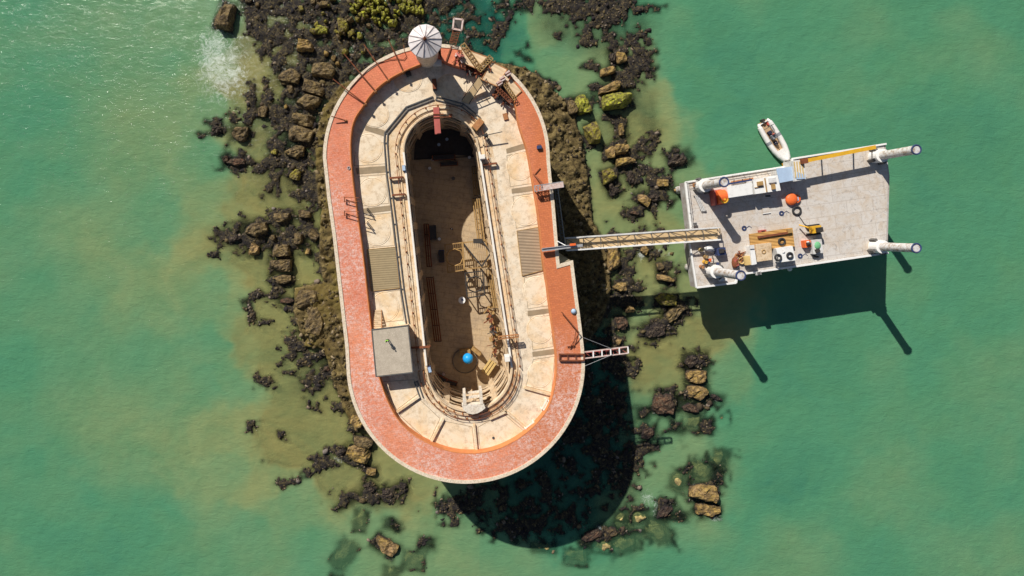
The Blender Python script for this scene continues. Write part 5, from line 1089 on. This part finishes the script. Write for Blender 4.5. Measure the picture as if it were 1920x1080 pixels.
# ------------------------------------------------------------------ people
def skinmesh(name, verts, edges, radii, mat_, parent, root=0, lvl=1):
    me = bpy.data.meshes.new(name); me.from_pydata([tuple(v) for v in verts], edges, []); me.update(); me.materials.append(mat_)
    o = bpy.data.objects.new(name, me); col.objects.link(o); o.parent = parent
    sk = o.modifiers.new('skin', 'SKIN'); sk.use_smooth_shade = True
    for i, v in enumerate(me.skin_vertices[0].data): v.radius = (radii[i][0], radii[i][1]) if isinstance(radii[i], tuple) else (radii[i], radii[i]); v.use_root = (i == root)
    sb = o.modifiers.new('sub', 'SUBSURF'); sb.levels = lvl; sb.render_levels = lvl
    return o
def person(loc, rz, label, top, bottom, sit=False, group=None, hat=None):
    t = thing('person', label, 'person', loc, group); t.rotation_euler = (0, 0, rz)
    hz = .95 if not sit else .45
    def J(x, y, z): return (x, y, z+(hz-.95))
    ft = [(.10, 0, .92), (.11, .04 if not sit else .42, .5 if not sit else .90), (.12, .0 if not sit else .44, .09 if not sit else .50), (.13, .15 if not sit else .58, .04 if not sit else .46)]
    V = [J(0,0,.95), J(0,0,1.15), J(0,0,1.38), J(0,.01,1.5), J(0,.02,1.58), J(0,.03,1.70)]; Rr = [(.15,.11),(.14,.10),(.16,.11),.055,.075,.085]; E = [(0,1),(1,2),(2,3),(3,4),(4,5)]
    V.append(J(0,.13,1.63)); Rr.append(.018); E.append((4,6))       # nose
    for s_ in (-1, 1):
        b0 = len(V)
        for x, y, z in ft: V.append(J(x*s_, y, z))
        Rr += [.085, .065, .045, .04]; E += [(0,b0),(b0,b0+1),(b0+1,b0+2),(b0+2,b0+3)]
        b1 = len(V)
        for x, y, z in [(.19,0,1.42),(.25,.03,1.14),(.24,.20,.96),(.235,.26,.93)]: V.append(J(x*s_, y, z))
        Rr += [.055, .042, .03, .032]; E += [(2,b1),(b1,b1+1),(b1+1,b1+2),(b1+2,b1+3)]
        hnd = b1+3
        for q, (ox, ln) in enumerate([(-.03,.07),(-.01,.08),(.01,.078),(.03,.06)]):
            i = len(V); V.append(J(.235*s_+ox, .26+ln*.6, .92)); V.append(J(.235*s_+ox, .26+ln, .885)); Rr += [.009,.008]; E += [(hnd,i),(i,i+1)]
        i = len(V); V.append(J(.20*s_, .26, .91)); V.append(J(.185*s_, .30, .90)); Rr += [.011,.009]; E += [(b1+3,i),(i,i+1)]
    skinmesh('body', V, E, Rr, M['skin'], t)
    V = [J(0,0,.93), J(0,0,1.15), J(0,0,1.38), J(0,.0,1.47)]; Rr = [(.175,.13),(.16,.12),(.18,.13),.08]; E = [(0,1),(1,2),(2,3)]
    for s_ in (-1, 1):
        b1 = len(V)
        for x, y, z in [(.19,0,1.42),(.25,.03,1.14),(.24,.17,.99)]: V.append(J(x*s_, y, z))
        Rr += [.075, .06, .05]; E += [(2,b1),(b1,b1+1),(b1+1,b1+2)]
    skinmesh('jacket', V, E, Rr, M[top], t)
    V = [J(0,0,.98)]; Rr = [(.16,.12)]; E = []
    for s_ in (-1, 1):
        b0 = len(V)
        for x, y, z in ft[:3]: V.append(J(x*s_, y, z))
        Rr += [.10, .08, .06]; E += [(0,b0),(b0,b0+1),(b0+1,b0+2)]
    skinmesh('trousers', V, E, Rr, M[bottom], t)
    mb = MB(); w = Vector(loc); mb.sphere(w+Vector((0, .0, 1.73+(hz-.95))), .112, 14, 7, (1, 1.1, .85)); o = mb.build('hair' if not hat else 'helmet', M[hat or 'hair'], t, smooth=True)
    return t
pr_ = at(727, 636, zs_+.02)
person(pr_, R(200), 'person in fluorescent green jacket standing on the grey shelter roof', 'hiviz', 'navy')
person(at(847, 429, ZF+.01), R(160), 'person in dark clothes standing in the shaded middle of the courtyard', 'navy', 'navy', hat='white')
person(bp(2.75, 0, .37), math.atan2(ax.y, ax.x)-math.pi/2, 'person in a red jacket standing behind the boat console', 'redfab', 'navy')
person(bp(4.55, 0, .37), math.atan2(ax.y, ax.x)-math.pi/2, 'person in a navy jacket sitting in the middle of the inflatable boat', 'navy', 'greyfab', sit=True)
person(at(1327, 487, ZD+.02), R(90), 'person in orange overalls standing among the barrels on the barge', 'orangep', 'orangep', hat='white')

# ------------------------------------------------------------------ clutter on the terrace (NE wreckage and rim gear)
def deckp(name, pts_, z, th, mm, lab, legs=True):
    t = thing(name, lab, 'platform', at(pts_[0][0], pts_[0][1], ZT))
    mb = MB(); mb.pp(pts_, z, z-th); mb.build('boards', M[mm], t)
    mb = MB()
    for x, y in pts_: p = at(x, y, z-th); mb.bar(Vector((p.x, p.y, ZT)), p, .16)
    mb.build('posts', M['rust'], t)
    mb = MB(); W = [at(x, y, z-.05) for x, y in pts_]
    for p, q in zip(W, W[1:]+W[:1]): mb.bar(p, q, .12, .2)
    mb.build('edge_beams', M['rustlight'], t)
deckp('plywood_platform', [(866,90),(914,107),(899,131),(862,116)], 20.2, .15, 'ply', 'tan plywood platform on the broken rampart nearest the tower')
deckp('plywood_platform', [(922,116),(951,130),(932,162),(903,149)], 20.4, .15, 'ply', 'tan plywood platform in the middle of the broken rampart')
deckp('plywood_platform', [(958,147),(978,171),(964,183),(944,162)], 20.1, .15, 'ply', 'small striped plywood platform where the right rampart begins')
t = thing('timber_ramp', 'sloping timber ramp from the middle platform down to the terrace', 'ramp', at(885, 170, ZT))
mb = MB(); A = [at(898,144,20.3), at(912,150,20.3), at(880,195,18.62), at(866,190,18.62)]
mb.add(A+[p-Vector((0,0,.12)) for p in A], [(0,1,2,3),(7,6,5,4),(0,4,5,1),(1,5,6,2),(2,6,7,3),(3,7,4,0)]); mb.build('ramp_boards', M['plank'], t)
mb = MB(); mb.bar(A[0]+Vector((0,0,.9)), A[3]+Vector((0,0,.9)), .1); mb.bar(A[1]+Vector((0,0,.9)), A[2]+Vector((0,0,.9)), .1)
for k in (0, .33, .66, 1): 
    for u, v in ((0, 3), (1, 2)): p = A[u].lerp(A[v], k); mb.bar(p, p+Vector((0,0,.9)), .08)
mb.build('ramp_rail', M['dark'], t)
for (a, b_, w, h, lab) in [((867,84),(898,128),.75,.7,'brown lattice girder lying across the platform nearest the tower'), ((944,155),(966,187),.6,.6,'brown lattice girder beside the striped plywood platform'),
                       ((897,133),(921,108),.8,.8,'short brown lattice girder in the gap between two platforms'), ((932,166),(958,192),.6,.5,'rusty lattice girder on the terrace below the wreckage')]:
    mb = MB(); truss(mb, at(*a, 20.35), at(*b_, 20.35), w, h*.6, 7, .085); mb.build('lattice_girder', M['rust'] if 'rusty' in lab else M['ochresteel'], None, lab, 'girder')
r = random.Random(11)
def scrap(cx, cy, rx, ry, n, lab, mm=('rust', 'redsteel', 'dark'), z=ZT, seed=1):
    r = random.Random(seed); t = thing('scrap_heap', lab, 'scrap', at(cx, cy, z))
    for q, m_ in enumerate(mm):
        mb = MB()
        for i in range(n):
            x = cx+r.uniform(-rx, rx); y = cy+r.uniform(-ry, ry); a = r.uniform(0, 3.14); L = r.uniform(4, 12)
            z0 = z+.1+r.uniform(0, 1.0)
            if r.random() < .7: mb.bar(at(x, y, z0), at(x+L*math.cos(a), y+L*math.sin(a), z0+r.uniform(-.1, .6)), r.uniform(.08, .2))
            else: mb.box(at(x, y, z+.35), (r.uniform(.3, .9), r.uniform(.3, .8), r.uniform(.3, .9)), a)
        mb.build(['beams', 'plates', 'offcuts'][q], M[m_], t)
scrap(868, 122, 12, 7, 10, 'tangle of rusty beams on the terrace right of the tower', seed=2)
scrap(890, 133, 12, 6, 12, 'tangle of dark red beams under the platform nearest the tower', seed=3)
scrap(912, 118, 5, 10, 10, 'dark tangle of steel filling the gap in the rampart', ('dark', 'rust', 'grey'), 19.2, 4)
scrap(936, 174, 9, 8, 12, 'heap of rusty steel at the foot of the middle platform', ('rust', 'dark', 'rustlight'), seed=5)
scrap(950, 190, 6, 5, 7, 'small rusty heap beside the right rampart end', ('rust', 'dark', 'grey'), seed=6)
scrap(861, 104, 5, 8, 8, 'pinkish metal scrap on the rampart right of the tower', ('pinkwhite', 'rust', 'redsteel'), 20.0, 7)
for i, (x, y) in enumerate([(952,139),(942,149),(936,157)]):
    lab = ['topmost', 'middle', 'lowest'][i]+' of three pale metal crates on the middle platform edge'
    t = thing('metal_crate', lab, 'crate', at(x, y, 20.42), 'pale crates at the broken rampart'); c0 = at(x, y, 20.42)
    mb = MB(); mb.box(c0+Vector((0,0,.3)), (.8, .65, .6), .6); mb.build('crate_body', M['pinkwhite'], t)
    mb = MB(); mb.bar(c0+Vector((-.35,-.2,.62)), c0+Vector((.35,.2,.62)), .1); mb.build('strap', M['rust'], t)
for (x0, y0), (x1, y1), lab in [((836,116),(846,88),'left of two rusty rails laid across the rampart right of the tower'), ((851,121),(860,94),'right of two rusty rails laid across the rampart right of the tower')]:
    mb = MB(); mb.bar(at(x0, y0, 20.1), at(x1, y1, 20.1), .2, .18); mb.build('rusty_rail', M['rust'], None, lab, 'rail', 'rails across the rampart by the tower')
def boxthing(name, lab, cat, x, y, w, d, h, rz, mm, m2='grey', z=ZT+.015):
    t = thing(name, lab, cat, at(x, y, z)); c0 = at(x, y, z)
    mb = MB(); mb.box(c0+Vector((0,0,h/2)), (w, d, h), R(rz)); mb.build('box_body', M[mm], t, bevel=.03)
    mb = MB(); mb.box(c0+Vector((0,0,h+.03)), (w*.9, d*.9, .06), R(rz)); mb.build('lid', M[m2], t)
boxthing('black_box', 'black square box in the parapet shadow left of the tower', 'box', 766, 139, .8, .8, .7, 20, 'dark', 'dark')
boxthing('hatch', 'small brown grated hatch on the upper right terrace', 'hatch', 948, 219, .75, 1.1, .15, 15, 'rust', 'rustlight')
boxthing('white_locker', 'white locker on the upper right rim of the courtyard', 'locker', 904, 296, .8, .7, 1.5, 5, 'white', 'whitepaint', ZT+.02)
boxthing('white_locker', 'white locker on the lower right rim of the courtyard', 'locker', 950, 669, .8, .9, 1.5, 5, 'white', 'whitepaint', ZT+.02)
boxthing('blue_box', 'blue box on the upper left rim of the courtyard', 'box', 758, 316, .5, .9, .8, 5, 'bluedk', 'palebl')
boxthing('blue_box', 'blue box on the lower left rim of the courtyard', 'box', 806, 691, .5, .9, .8, 15, 'bluedk', 'palebl')
boxthing('wooden_crate', 'brown timber crate on the upper right rim in sunlight', 'crate', 896, 235, 1.1, 1.9, .9, -40, 'ochresteel', 'rustlight')
boxthing('winch_box', 'dark box in the shadow on the tower side of the terrace', 'box', 815, 160, .7, 1.7, .9, 5, 'dark', 'rust')
boxthing('parapet_door', 'dark red door box under the parapet beside the tower', 'door', 778, 124, 1.5, .5, 1.0, 22, 'redsteel', 'dark')
# red girder across the north rim
t = thing('red_girder', 'thick red steel girder jutting over the top end of the courtyard', 'girder', at(820, 225, ZT))
A, B = at(817.5, 201, ZT+.7), at(821, 250, ZT+.7)
mb = MB(); mb.bar(A, B, .95, .08); mb.build('top_flange', M['redsteel'], t)
mb = MB(); mb.bar(A-Vector((0,0,.3)), B-Vector((0,0,.3)), .2, .5); mb.bar(A-Vector((0,0,.6)), B-Vector((0,0,.6)), .95, .08); mb.build('web', M['redsteel'], t)
mb = MB(); mb.bar(at(812,214,ZT+.85), at(832,214,ZT+.85), .12); mb.bar(at(812,220,ZT+.85), at(846,219,ZT+.85), .1); mb.box(at(845,217,ZT+.6), (.5,.5,.5)); mb.build('clamp_bars', M['rust'], t)
# rusty cross bars
for (a, b_, lab) in [((731,334),(755,332),'upper rusty crossbar between channel and rim on the left'), ((736,366),(759,364),'lower rusty crossbar between channel and rim on the left'),
                     ((907,309),(931,306),'stout rusty crossbar on the upper right walkway'), ((771,652),(806,650),'dark rusty crossbar from the shelter to the courtyard rim')]:
    t = thing('rusty_crossbar', lab, 'beam', at(a[0], a[1], ZT), 'crossbars on the walkway'); mb = MB(); A, B = at(*a, ZT+.6), at(*b_, ZT+.6); mb.bar(A, B, .3, .3); mb.build('bar', M['rust'], t)
    mb = MB(); mb.bar(A-Vector((0,0,.6)), A, .2); mb.bar(B-Vector((0,0,.6)), B, .2); mb.build('feet', M['rust'], t)
# left band brackets
for y, lab in ((374, 'upper rusty bracket crane on the left rampart edge'), (400, 'lower rusty bracket crane on the left rampart edge')):
    t = thing('bracket_crane', lab, 'bracket', at(668, y, ZR)); mb = MB()
    mb.bar(at(646,y-4,20.4), at(675,y-3,21.3), .09); mb.bar(at(646,y+4,20.4), at(675,y+3,21.3), .09); mb.bar(at(646,y-5,20.4), at(646,y+5,20.4), .16); mb.bar(at(673,y-4,20.05), at(673,y-4,21.4), .1)
    mb.bar(at(650,y,20.05), at(650,y,20.5), .1); mb.build('arms', M['rust'], t)
    mb = MB(); mb.tube(at(673,y,20.0), at(673,y,21.6), .09); mb.build('mast', M['dark'], t)
# davits
t = thing('davit', 'thin dark davit over the upper right rim of the courtyard', 'davit', at(912, 254, ZT)); mb = MB()
mb.bar(at(912,254,ZT), at(912,254,ZT+1.4), .14); mb.bar(at(890,258,ZT+1.3), at(942,247,ZT+1.5), .12); mb.bar(at(912,254,ZT+1.4), at(920,272,ZT+.2), .1); mb.build('arms', M['dark'], t)
mb = MB(); mb.box(at(911,254,ZT+.9), (.6,.6,.5), .5); mb.build('winch', M['dark'], t)
t = thing('rust_derrick', 'orange rusty derrick arm over the lower right rim of the courtyard', 'derrick', at(955, 632, ZT))
mb = MB(); truss(mb, at(934,633,ZT+1.5), at(972,629,ZT+1.5), .4, .4, 6, .1); mb.build('arm', M['rustlight'], t)
mb = MB(); mb.bar(at(956,632,ZT), at(956,632,ZT+1.6), .18); mb.bar(at(956,633,ZT+1.4), at(966,652,ZT+.1), .1); mb.bar(at(962,634,ZT+1.4), at(960,648,ZT+.1), .1); mb.build('legs', M['ochresteel'], t)
t = thing('beige_stair', 'narrow slatted stair above the shelter on the left terrace', 'stair', at(710, 596, ZT)); 
mb = MB()
for i in range(9): mb.bar(at(701,583+i*4,ZT+.25+.12*i), at(715,582+i*4,ZT+.25+.12*i), .28, .06)
mb.build('treads', M['ply'], t)
mb = MB()
for x in (701, 715): mb.bar(at(x,581,ZT+.12), at(x+1,617,ZT+1.2), .12, .2)
mb.build('stringers', M['rustlight'], t)
poly('roof_drain', 'small dark round drain in the pale lower right bay', 'drain', (925,821), ZT, [('grate', 'dark', lambda mb: mb.tube(at(925,821,ZT), at(925,821,ZT+.08), .2, 14))])
poly('leaning_plank', 'ochre plank leaning under the lower left parapet', 'plank', (735,760), ZT, [('board', 'drumyel', lambda mb: mb.bar(at(717,722,ZT+.8), at(738,770,ZT+.15), .35, .08))])
poly('leaning_plank', 'pale plank end leaning at the lower left parapet corner', 'plank', (742,785), ZT, [('board', 'whitepaint', lambda mb: mb.bar(at(735,775,ZT+.9), at(745,790,ZT+.2), .35, .1))])
poly('power_box', 'dark purple box on the upper right rampart edge', 'box', (1011,276), ZR, [('case', 'bluedk', lambda mb: mb.box(at(1011,276,20.25), (.7,.5,.5), .1)), ('case_lid', 'rust', lambda mb: mb.box(at(1011,273,20.2), (.5,.4,.4), .1))])
poly('rampart_hook', 'small grey ring bolt on the left rampart inner edge', 'ring bolt', (654,315), ZR, [('ring', 'galv', lambda mb: mb.torus(at(654,315,20.1), .2, .07, 14, 6))])

# ------------------------------------------------------------------ courtyard contents
poly('shade_sheet', 'dark sheet painting in shade on the floor at the top end of the courtyard', 'painted_shade', (830,270), ZF, [('sheet', 'shade_dark', lambda mb: mb.pp([(790,246),(812,243),(845,242),(868,250),(886,270),(893,294),(850,290),(812,296),(776,299),(778,270)], ZF+.06, ZF+.005)), ('sheet_edge', 'rubber', lambda mb: mb.bar(at(776,299,ZF+.1), at(892,293,ZF+.1), .15))])  # dark sheet added to deepen the shade at the court's north end
zc = ZF+.01
t = thing('blue_globe', 'bright blue globe on a round plinth at the bottom of the courtyard', 'globe', at(872, 676, ZF))
mb = MB(); mb.sphere(at(877.5, 672, ZF+4.0), .92, 28, 18); mb.build('ball', M['blue'], t, smooth=True)
mb = MB(); c0 = at(872, 676, ZF+.1); mb.tube((c0.x, c0.y, zc), (c0.x, c0.y, ZF+.22), 2.3, 40); mb.build('plinth', M['trough'], t)
mb = MB(); p = at(877.5, 672, ZF+4.0); mb.tube((p.x, p.y, ZF+.2), (p.x, p.y, ZF+3.3), .3, 14); mb.build('stem', M['dark'], t)
mb = MB(); mb.torus((c0.x, c0.y, ZF+.24), 2.2, .07, 40, 6); mb.build('plinth_ring', M['grey'], t)
t = thing('stone_stump', 'brown curved timber prop beside the blue globe', 'prop', at(872, 658, ZF)); mb = MB(); mb.box(at(872, 660, ZF+1.0), (1.9, 1.0, 2.0), .1); mb.build('prop_body', M['ochresteel'], t)
mb = MB(); mb.box(at(893, 658, ZF+.9), (.6, 1.8, 1.8), .9); mb.build('prop_arm', M['ochresteel'], t)
poly('parasol_disc', 'small pale blue and white disc on a stand in the courtyard', 'disc', (866,563), ZF, [('disc', 'white', lambda mb: mb.tube(at(866,563,ZF+1.6), at(866,563,ZF+1.72), .62, 20)), ('stripe', 'bluedk', lambda mb: mb.box(at(867,562,ZF+1.76), (.35,.35,.06), .4)), ('stand', 'grey', lambda mb: mb.tube(at(866,563,ZF), at(866,563,ZF+1.6), .06))])
def grid_frame(pts_, z, lab, nx=8, hole=None, mm='ochresteel', legs=True):
    t = thing('steel_cage', lab, 'cage', at(pts_[0][0], pts_[0][1], ZF)); W = [at(x, y, z) for x, y in pts_]
    mb = MB()
    for p, q in zip(W, W[1:]+W[:1]): mb.bar(p, q, .2, .2)
    for x in W: mb.bar(Vector((x.x, x.y, ZF)), x, .16)
    mb.build('frame', M[mm], t)
    mb = MB()
    for i in range(1, nx):
        k = i/nx; a = W[0].lerp(W[1], k); b_ = W[3].lerp(W[2], k)
        if hole:
            mb.bar(a, a.lerp(b_, .2), .06); mb.bar(b_, b_.lerp(a, .2), .06)
        else: mb.bar(a, b_, .06)
    if hole:
        c = sum(W, Vector())/4; a_ = W[0].lerp(W[3], .2); b_ = W[1].lerp(W[2], .2); mb.bar(a_, b_, .12)
        a_ = W[0].lerp(W[3], .8); b_ = W[1].lerp(W[2], .8); mb.bar(a_, b_, .12); mb.torus(c, hole, .12, 8, 4)
    mb.build('bars', M[mm], t); return t
grid_frame([(834,459),(866,455),(870,506),(840,511)], ZF+3, 'ochre steel cage with octagonal opening, left of two across the courtyard middle', 8, 1.5)
grid_frame([(868,455),(911,450),(915,500),(871,505)], ZF+3.4, 'ochre barred steel platform against the right courtyard wall', 12)
grid_frame([(872,512),(905,508),(909,553),(876,559)], ZF+3, 'dark steel cage with octagonal opening below the barred platform', 8, 1.4, 'dark')
mb = MB(); mb.bar(at(870,458,ZF+3.9), at(904,500,ZF+3.9), .25); mb.bar(at(903,450,ZF+4), at(920,475,ZF+4), .25); mb.bar(at(920,475,ZF+4), at(903,500,ZF+4), .25); mb.box(at(896,452,ZF+4), (1.6,.8,.5)); mb.build('diagonal_brace', M['dark'], None, 'dark diagonal braces above the barred steel platform', 'braces')
def slat_bench(pts0, pts1, n, z0, z1, lab, mm, step):
    t = thing('tiered_stand', lab, 'stand', at(pts0[0], pts0[1], ZF))
    for i in range(n):
        mb = MB(); k = i*step; z = z0+(z1-z0)*i/max(1, n-1); mb.bar(at(pts0[0]+k, pts0[1], z), at(pts1[0]+k, pts1[1], z), .22, .08); mb.build('tread', M[mm], t)
    mb = MB()
    for q in range(5):
        k = q/4; a = at(pts0[0]+(pts1[0]-pts0[0])*k, pts0[1]+(pts1[1]-pts0[1])*k, z0-.1); b_ = at(pts0[0]+(pts1[0]-pts0[0])*k+step*(n-1), pts0[1]+(pts1[1]-pts0[1])*k, z1-.1); mb.bar(a, b_, .12); mb.bar(b_, Vector((b_.x, b_.y, ZF)), .12)
    mb.build('support', M['dark'], t)
slat_bench((885,312),(889,366), 5, ZF+1.0, ZF+2.2, 'brown slatted stand along the upper right courtyard wall', 'ochresteel', 4)
slat_bench((911,505),(923,578), 5, ZF+1.0, ZF+2.6, 'brown slatted stand along the middle right courtyard wall', 'ochresteel', 3.4)
slat_bench((886,372),(896,450), 4, ZF+.6, ZF+1.6, 'thin slatted stand in the sunlit upper right of the courtyard', 'ochresteel', 4)
slat_bench((800,520),(815,640), 4, ZF+.8, ZF+1.8, 'dark slatted stand along the lower left courtyard wall', 'rust', 4)
slat_bench((795,420),(801,500), 3, ZF+.8, ZF+1.4, 'dark slatted stand along the middle left courtyard wall', 'rust', 4)
for (x, y, n_, lab, sd2) in [(925,590,8,'tangle of brown beams at the right courtyard wall above the derrick',21),(932,625,9,'tangle of brown beams at the right courtyard wall below the derrick',22),(930,655,6,'short tangle of beams near the lower right courtyard corner',23)]:
    scrap(x-6, y, 5, 14, n_, lab, ('ochresteel', 'rust', 'dark'), ZF+1.0, sd2)
for (x0, y0, x1, y1, lab) in [((910),(700),(928),(677),'ochre timber beam stack at the lower right of the courtyard')]:
    t = thing('beam_stack', lab, 'timber', at(x0, y0, ZF)); 
    for q in range(3): mb = MB(); mb.bar(at(x0-6+q*5, y0-3+q*3, ZF+.5+.2*q), at(x1-8+q*5, y1-3+q*3, ZF+.5+.2*q), .35, .35); mb.build('beam', M['drumyel'], t)
for (x, y, w, d, h, rz, mm, lab) in [(832,296,4.2,.9,1.0,3,'rust','long rust-red crate row in the upper courtyard shade'),(842,308,3.2,.7,.8,3,'rust','shorter rust-red crate below the crate row in the upper courtyard'),(822,705,3.4,.8,.9,-28,'rust','dark red bench along the lower left courtyard curve'),(846,716,2.2,.7,.8,-15,'rust','small dark bench near the bottom of the courtyard'),(812,436,1.2,2.6,1.4,3,'dark','dark tall box against the left courtyard wall'),(828,480,1.0,2.2,1.0,3,'bluedk','dark blue-grey box left of the octagonal cage')]:
    boxthing('courtyard_crate', lab, 'crate', x, y, w, d, h, rz, mm, 'dark', ZF+.012)
r = random.Random(5)
for i, (x, y, mm, lab) in enumerate([(823,272,'palebl','pale blue tub at the top of the courtyard'),(838,262,'palebl','smaller pale blue tub nearest the red girder tip'),(812,300,'white','white bucket in the upper left courtyard shade'),(806,316,'white','second white bucket below the first in the courtyard shade'),(880,296,'white','white bucket at the upper right courtyard wall'),(850,335,'grey','grey bucket in the middle of the upper courtyard'),(824,448,'white','white bucket beside the dark tall box'),(832,700,'pinkwhite','pinkish bucket near the dark red bench')]):
    poly('bucket', lab, 'bucket', (x, y), ZF, [('tub', mm, lambda mb, x=x, y=y: mb.tube(at(x, y, zc), Vector((at(x, y, zc).x, at(x, y, zc).y, ZF+.6)), .26, 14, .32)), ('rim', 'grey', lambda mb, x=x, y=y: mb.torus(Vector((at(x, y, zc).x, at(x, y, zc).y, ZF+.6)), .32, .03, 14, 4))])
print('objects', len(bpy.data.objects))
